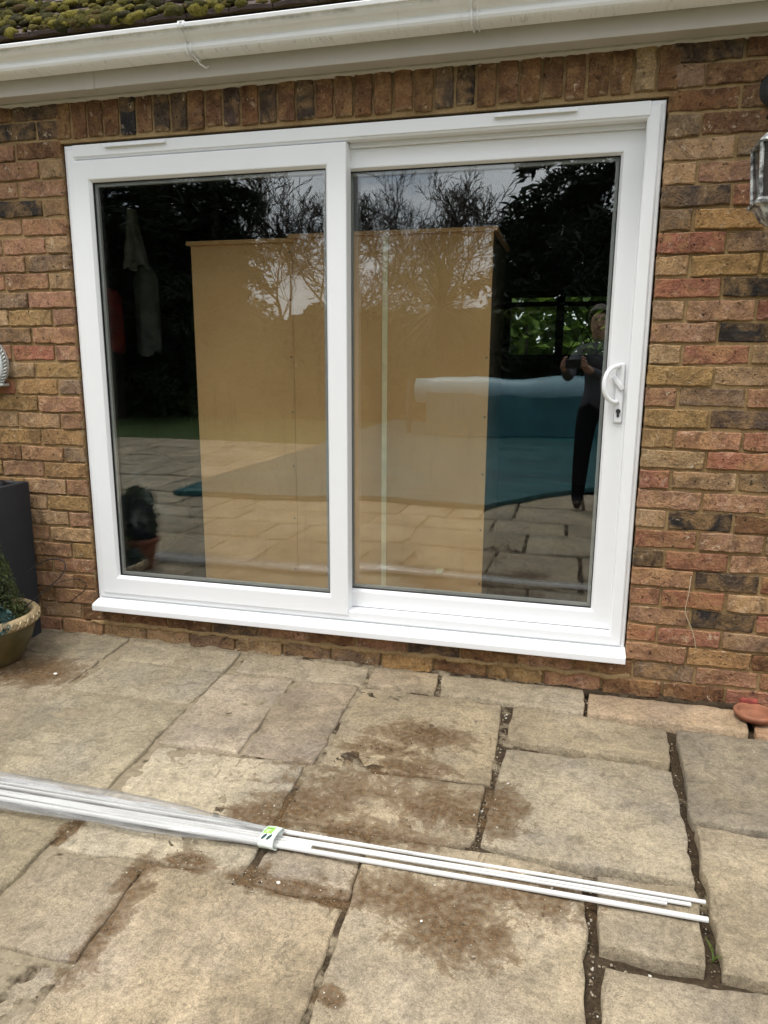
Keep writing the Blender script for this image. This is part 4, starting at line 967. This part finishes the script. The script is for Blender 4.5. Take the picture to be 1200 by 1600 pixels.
CHALK = simple('pale_stone', (.62,.58,.50), .8, .3, .15, 60)
for lb, x, y, R_ in (('pale pebble on the paving in front of the braided pot', -2.004, -.43, .007), ('pale chip lying beside the damp joint below the label band', -.640, -1.334, .0045), ('tiny white chip in the wide joint by the corner slab', .372, -.70, .007)):
    bm = bmesh.new(); bmesh.ops.create_icosphere(bm, subdivisions=2, radius=R_)
    for v in bm.verts: v.co *= 1+.35*fbm(v.co.x*120, v.co.y*120, v.co.z*120, 2)
    o = obj('pebble', bm, CHALK); o.location = (x, y, .010 if x < .3 else -.012); o.scale = (1.3, 1, .6); tag(o, lb, 'pebble', 'pale chips on the paving')

# ------------------------------------------------------------------ the garden the glass reflects
def pool():
    COV = MT('pool_cover', .35, .5); v = COV.pos(); COV.col(COV.ramp(COV.noise(v, 1.5, 4), (.35, (.005,.05,.055)), (.7, (.009,.09,.092)))); mpv = COV.n('ShaderNodeMapping'); mpv.inputs['Scale'].default_value = (.5, 3.0, 1); COV.set(mpv.inputs['Vector'], v); COV.bump(COV.noise(mpv.outputs[0], 3.0, 5, .65, .8), .9, .06)
    root = empty('pool_cover', (-2, -8, 0)); tag(root, 'teal swimming pool cover spread beyond the patio, seen mirrored in the glass', 'pool cover')
    pts = [(-3.68,-3.3),(-1.8,-3.42),(-.66,-3.25),(-.2,-3.95),(.35,-4.55),(1.6,-4.7),(1.9,-12.2),(-3.62,-12.2)]
    bm = bmesh.new(); top = [bm.verts.new((x, y, .055)) for x, y in pts]; bot = [bm.verts.new((x, y, .012)) for x, y in pts]
    bm.faces.new(top); n = len(pts)
    for k in range(n): bm.faces.new((top[k], bot[k], bot[(k+1)%n], top[(k+1)%n]))
    epart(root, 'sheet', bm, COV.m)
    ROLL_ = simple('pale_blue_cover', (.20,.33,.37), .4, .45, .15, 3)
    rr = empty('cover_roller', (-.8, -9.6, 0)); tag(rr, 'pale blue rolled pool cover on a roller, seen mirrored in the right pane', 'roller')
    bm = bmesh.new(); tube(bm, [(-2.6+.01*i, -9.6, .80) for i in range(0, 401, 40)], [.21,.225,.22,.23,.225,.235,.23,.225,.23,.22,.21], 20); epart(rr, 'rolled_cover', bm, ROLL_, True)
    bm = bmesh.new(); box(bm, -2.4, 1.2, -9.40, -9.38, .06, .78); epart(rr, 'hanging_flap', bm, simple('teal_flap', (.035,.12,.135), .4, .45, .25, 2, .5, 5, .03))
    for xx in (-2.75, 1.5): bm = bmesh.new(); tube(bm, [(xx,-9.6,.02),(xx,-9.6,1.0)], .04, 8); box(bm, xx-.05, xx+.05, -9.9, -9.3, .012, .05); epart(rr, 'stand', bm, STEEL)
pool()
def branch_tree(name, label, x, y, h, seed, r0=.16, depth=7, spread=.55, lean=(0,0)):
    r = random.Random(seed); bm = bmesh.new(); bt = bmesh.new(); root = empty(name, (x, y, -.1)); tag(root, label, 'tree', 'trees across the garden')
    def grow(p, d, ln, rad, k, b):
        n = 3 if k > 2 else 2; pts = [p]; q = p.copy(); dd = d.copy()
        for i in range(n):
            dd = (dd+Vector((r.gauss(0,.12), r.gauss(0,.12), r.gauss(.04,.06)))).normalized(); q = q+dd*ln/n; pts.append(q.copy())
        rs = [max(.009, rad*(1-.38*i/n)) for i in range(n+1)]
        tube(b, pts, rs, 7 if k > 4 else (4 if k > 2 else 3), cap=False)
        if k <= 0: return
        nb = 2 if k > 5 else r.choice((2,3,3))
        for j in range(nb):
            ax = dd.orthogonal().normalized(); ax.rotate(Matrix.Rotation(r.uniform(0, 6.28), 3, dd)); nd = dd.copy(); nd.rotate(Matrix.Rotation(r.uniform(.25, spread+.25), 3, ax))
            grow(pts[-1] if j == 0 else pts[r.choice((1,2,n))], nd, ln*r.uniform(.68,.86), rs[-1]*(.86 if j == 0 else .62), k-1, bt)
    grow(Vector((x, y, -.15)), Vector((lean[0], lean[1], 1)).normalized(), h*.21, r0, depth, bm)
    epart(root, 'trunk', bm, BARK); epart(root, 'crown', bt, BARK)
TR = [(-6.3,-16,7.6,1),(-4.4,-17,8.2,2),(-8.2,-17.5,8.0,3),(-9.3,-20,9.5,4),(-5.4,-20.5,9.5,5),(-3.2,-19,8.4,8),(-7.2,-22,10,9)]
WHO = ['bare winter tree mirrored beside the middle mullion', 'slim bare tree mirrored in the right pane, left of the conifer', 'bare tree mirrored at the top of the left pane', 'tall bare tree mirrored near the centre of the left pane', 'high bare tree far back in the mirrored garden', 'bare tree mirrored close to the dark conifer', 'highest bare tree, farthest back in the mirrored garden']
for (x, y, h, s_), lb in zip(TR, WHO): branch_tree('bare_tree', lb, x, y, h, s_, r0=.10+.004*h, depth=8)
def conifer(label, x, y, h, R0, seed, n=9000, lo=.08):
    root = empty('conifer_tree', (x, y, -.1)); tag(root, label, 'tree', 'trees across the garden')
    bm = bmesh.new(); tube(bm, [(x,y,-.12),(x,y,h*.5),(x,y,h)], [.22,.13,.02], 8); epart(root, 'trunk', bm, BARK)
    rr = random.Random(seed); br = []
    for i in range(170):
        t = lo+(1-lo)*(i/170)**1.0; a = rr.uniform(0, 2*PI); br.append((t*h, a, R0*(1-t)**.75*rr.uniform(.7,1.12)+.15))
    def g(r):
        z, a, ln = r.choice(br); s = math.sqrt(r.random()); q = Vector((x+math.cos(a)*ln*s, y+math.sin(a)*ln*s, z-.28*ln*s*s+.05))
        return q+Vector((r.gauss(0,.11), r.gauss(0,.11), r.gauss(-.06,.09))), Vector((r.gauss(0,.4), r.gauss(0,.4), 1))
    o = leaf_cloud('crown', g, n, .125, LEAFC, None, .27, seed); o.parent = root; o.matrix_parent_inverse = Matrix.Translation(-root.location)
conifer('large dark conifer mirrored across the right half of the right pane', 0.75, -12.5, 13, 3.2, 3, 46000, .04)
conifer('dark conifer mirrored in the upper left of the left pane', -10.6, -12.5, 12, 2.9, 4, 34000)
conifer('narrow dark conifer mirrored beside the leftmost one', -8.6, -14.0, 9.5, 1.9, 5, 16000)
conifer('dark conifer at the right end of the mirrored garden', 5.5, -11.5, 11, 3.4, 6, 14000)
def hedge(label, x0, x1, y, h, dep, n, mat, seed, size=.07):
    root = empty('hedge', ((x0+x1)/2, y, -.1)); tag(root, label, 'hedge')
    def g(r):
        x = r.uniform(x0, x1); hh = h*(1+.16*fbm(x*.8, seed, 1, 3)); f = r.random()
        if f < .45: return Vector((x, y+dep/2+r.gauss(0,.06), r.uniform(-.1, hh))), Vector((0,1,.2))
        if f < .75: return Vector((x, y+r.uniform(-dep/2,dep/2), hh+r.gauss(0,.07))), Vector((0,0,1))
        return Vector((x, y+r.uniform(-dep/2,dep/2), r.uniform(-.1,hh))), Vector((0,0,1))
    o = leaf_cloud('foliage', g, n, size, mat, None, .6, seed); o.parent = root; o.matrix_parent_inverse = Matrix.Translation(-root.location)
    bm = bmesh.new()
    for k in range(int((x1-x0)/.8)): tube(bm, [(x0+.4+k*.8, y, -.1),(x0+.4+k*.8+.1, y, h*.8)], [.03,.012], 5)
    epart(root, 'stem', bm, BARK)
hedge('long clipped hedge across the garden mirrored in both panes', -20, 9, -14.0, 2.2, 1.4, 42000, LEAFG, 11, .13)
hedge('bright green shrubs outside the leaded window', -2.6, 2.8, 6.2, 4.2, 1.2, 26000, LEAFL, 12, .085)
hedge('tall dark evergreen hedge behind the large conifer', -1.9, 9, -14.9, 4.3, 1.0, 14000, LEAFC, 13, .17)
hedge('tall dark evergreen hedge mirrored in the left pane', -14, -8.3, -14.9, 4.6, 1.0, 9000, LEAFC, 14, .17)
# cordyline palm
palm = empty('palm_tree', (-2.65, -11.9, -.1)); tag(palm, 'spiky palm mirrored over the wide wardrobe', 'tree', 'trees across the garden')
bm = bmesh.new(); tube(bm, [(-2.65,-11.9,-.12),(-2.6,-11.9,1.2),(-2.65,-11.95,2.3)], [.14,.11,.09], 8); epart(palm, 'trunk', bm, BARK)
vs = []; fs = []; rp_ = random.Random(9)
for k in range(240):
    a = rp_.uniform(0, 2*PI); e = rp_.uniform(-.5, 1.45); ln = rp_.uniform(.8, 1.35); p = Vector((-2.65,-11.95,2.3)); d = Vector((math.cos(a)*math.cos(e), math.sin(a)*math.cos(e), math.sin(e))); sd_ = d.cross(Vector((0,0,1))).normalized()*.035; b0 = len(vs)
    for q in range(4):
        t = q/3; c_ = p+d*ln*t+Vector((0,0,-.35*t*t*ln*math.cos(e))); wv = sd_*(1-t)**.5*(.6+.8*min(1,t*3)); vs += [tuple(c_-wv), tuple(c_+wv)]
    for q in range(3): fs.append((b0+2*q, b0+2*q+1, b0+2*q+3, b0+2*q+2))
o = pydata('crown', vs, fs, LEAFG); o.parent = palm; o.matrix_parent_inverse = Matrix.Translation(-palm.location)
# second pot, reflected in the corner of the left pane
p2 = empty('terracotta_pot', (-2.50, -1.0, 0)); tag(p2, 'terracotta pot with a bushy plant mirrored low in the left pane', 'pot')
bm = bmesh.new(); lathe(bm, [(.075,0),(.08,.004),(.110,.15),(.110,.16),(.124,.165),(.127,.195),(.118,.20),(.108,.19),(.104,.15),(.004,.145)], (-2.56,-1.0,.008), 32); epart(p2, 'body', bm, TER, True)
sh = empty('bushy_plant', (-2.50, -1.0, .2)); tag(sh, 'dark bushy plant mirrored low in the left pane', 'plant')
def g_sh(r):
    u = r.uniform(-1,1); a = r.uniform(0, 2*PI); q = math.sqrt(1-u*u); d = Vector((q*math.cos(a), q*math.sin(a), u)); c_ = Vector((-2.56,-1.0,.285)) if r.random() < .55 else Vector((-2.55,-1.0,.42))
    return c_+d*(.115 if c_.z < .4 else .095)*r.uniform(.75,1.06), d
o = leaf_cloud('foliage', g_sh, 2600, .02, LEAFB, None, .6, 21); o.parent = sh; o.matrix_parent_inverse = Matrix.Translation(-sh.location)
bm = bmesh.new(); tube(bm, [(-2.56,-1.0,.15),(-2.55,-1.0,.42)], [.012,.006], 7); epart(sh, 'stem', bm, BARK)

# ------------------------------------------------------------------ the person taking the picture (mirrored in the right pane)
def person():
    root = empty('person', (.22, -3.5, 0)); tag(root, 'person in grey jacket and black trousers photographing, mirrored beside the handle', 'person')
    V = []; E = []; R = []
    def add(p, r, par=None):
        V.append(p); R.append(r if isinstance(r, tuple) else (r, r))
        if par is not None: E.append((par, len(V)-1))
        return len(V)-1
    pel = add((.24,-3.50,.93), (.155,.115)); bel = add((.235,-3.49,1.06), (.145,.105), pel); che = add((.23,-3.47,1.25), (.165,.115), bel)
    shd = add((.22,-3.45,1.375), (.13,.085), che); nk = add((.21,-3.43,1.455), .052, shd); ch = add((.20,-3.41,1.52), (.066,.075), nk); hd = add((.195,-3.405,1.61), (.078,.096), ch); tp = add((.195,-3.41,1.685), (.06,.07), hd)
    for s, sx, el, wr in ((-1,.045,(-.035,-3.20,1.15),(-.075,-2.93,1.235)),(1,.40,(.30,-3.13,1.13),(.085,-2.92,1.235))):
        a = add((sx,-3.44,1.375), .062, shd); b = add((sx+(el[0]-sx)*.5, (-3.44+el[1])/2, 1.27), .056, a); c = add(el, .046, b); d = add(tuple((Vector(el)+Vector(wr))/2), .042, c); e = add(wr, .030, d)
        pm = add((wr[0]+s*-.004, wr[1]+.045, wr[2]+.025), (.032,.02), e)
        for k in range(4):
            z = 1.245+.022*k; f1 = add((wr[0]-s*.004, wr[1]+.085, z), .009, pm); f2 = add((wr[0]-s*.012, wr[1]+.110+.004*(k % 2), z+.004), .0085, f1); add((wr[0]-s*.030, wr[1]+.112, z+.006), .0075, f2)
        t1 = add((wr[0]-s*.022, wr[1]+.06, wr[2]+.045), .011, pm); add((wr[0]-s*.045, wr[1]+.082, wr[2]+.06), .009, t1)
    for s in (-1, 1):
        hp = add((.24+s*.10,-3.50,.88), .105, pel); kn = add((.235+s*.12,-3.475,.49), .075, hp); cf = add((.235+s*.125,-3.495,.33), .07, kn); an = add((.23+s*.13,-3.51,.10), .055, cf); add((.225+s*.12,-3.39,.055), (.045,.032), an)
    me = bpy.data.meshes.new('body'); me.from_pydata(V, E, []); me.update()
    ob = bpy.data.objects.new('body', me); COL.objects.link(ob)
    sk = ob.modifiers.new('skin', 'SKIN'); sk.use_smooth_shade = True
    for i, d in enumerate(me.skin_vertices[0].data): d.radius = R[i]; d.use_root = (i == 0)
    ss = ob.modifiers.new('sub', 'SUBSURF'); ss.levels = 2; ss.render_levels = 2
    dg = bpy.context.evaluated_depsgraph_get(); ev = ob.evaluated_get(dg); m2 = bpy.data.meshes.new_from_object(ev)
    bpy.data.objects.remove(ob)
    for mat in (simple('jacket_cloth', (.07,.072,.08), .9, .1, .25, 15, .5, 60, .004), simple('trouser_cloth', (.010,.010,.012), .9, .1, .2), simple('skin_tone', (.36,.21,.15), .6, .3, .06), simple('shoe_leather', (.05,.03,.02), .5, .4, .1)): m2.materials.append(mat)
    for p in m2.polygons:
        c = p.center
        p.material_index = 2 if (c.z > 1.47 or (c.y > -2.945 and c.z > 1.1)) else (3 if c.z < .10 else (1 if c.z < .93 else 0))
        p.use_smooth = True
    o = bpy.data.objects.new('body', m2); COL.objects.link(o); o.parent = root; o.matrix_parent_inverse = Matrix.Translation(-root.location)
    bm = bmesh.new(); res = bmesh.ops.create_icosphere(bm, subdivisions=3, radius=1, matrix=Matrix.Translation((.195,-3.425,1.645)) @ Matrix.Diagonal((.094,.108,.105,1)))
    bmesh.ops.delete(bm, geom=[v for v in bm.verts if v.co.y > -3.375 and v.co.z < 1.69 or v.co.z < 1.55], context='VERTS')
    epart(root, 'hair', bm, simple('grey_hair', (.10,.085,.07), .8, .2, .2, 60), True)
    bm = bmesh.new(); bmesh.ops.create_cone(bm, segments=8, radius1=.016, radius2=.004, depth=.045, cap_ends=True, matrix=Matrix.Translation((.195,-3.308,1.60)) @ Matrix.Rotation(RAD(-115), 4, 'X')); epart(root, 'nose', bm, m2.materials[2], True)
    for s in (-1, 1):
        bm = bmesh.new(); bmesh.ops.create_icosphere(bm, subdivisions=2, radius=.012, matrix=Matrix.Translation((.195+s*.032,-3.322,1.625))); epart(root, 'eye', bm, simple('eye', (.05,.04,.035), .2, .5, 0), True)
    bm = bmesh.new(); box(bm, .172, .218, -3.326, -3.316, 1.555, 1.566, .004); epart(root, 'mouth', bm, simple('lips', (.30,.11,.09), .5, .3, 0))
    ph = empty('phone', (0,-2.81,1.25)); tag(ph, 'dark phone held up in both hands, mirrored beside the handle', 'phone')
    bm = bmesh.new(); box(bm, -.060, .060, -2.812, -2.803, 1.225, 1.300, .003); epart(ph, 'case', bm, BLK)
    bm = bmesh.new(); tube(bm, [(.0,-2.803,1.2826),(.0,-2.8005,1.2826)], .009, 14); epart(ph, 'lens', bm, STEEL)
person()
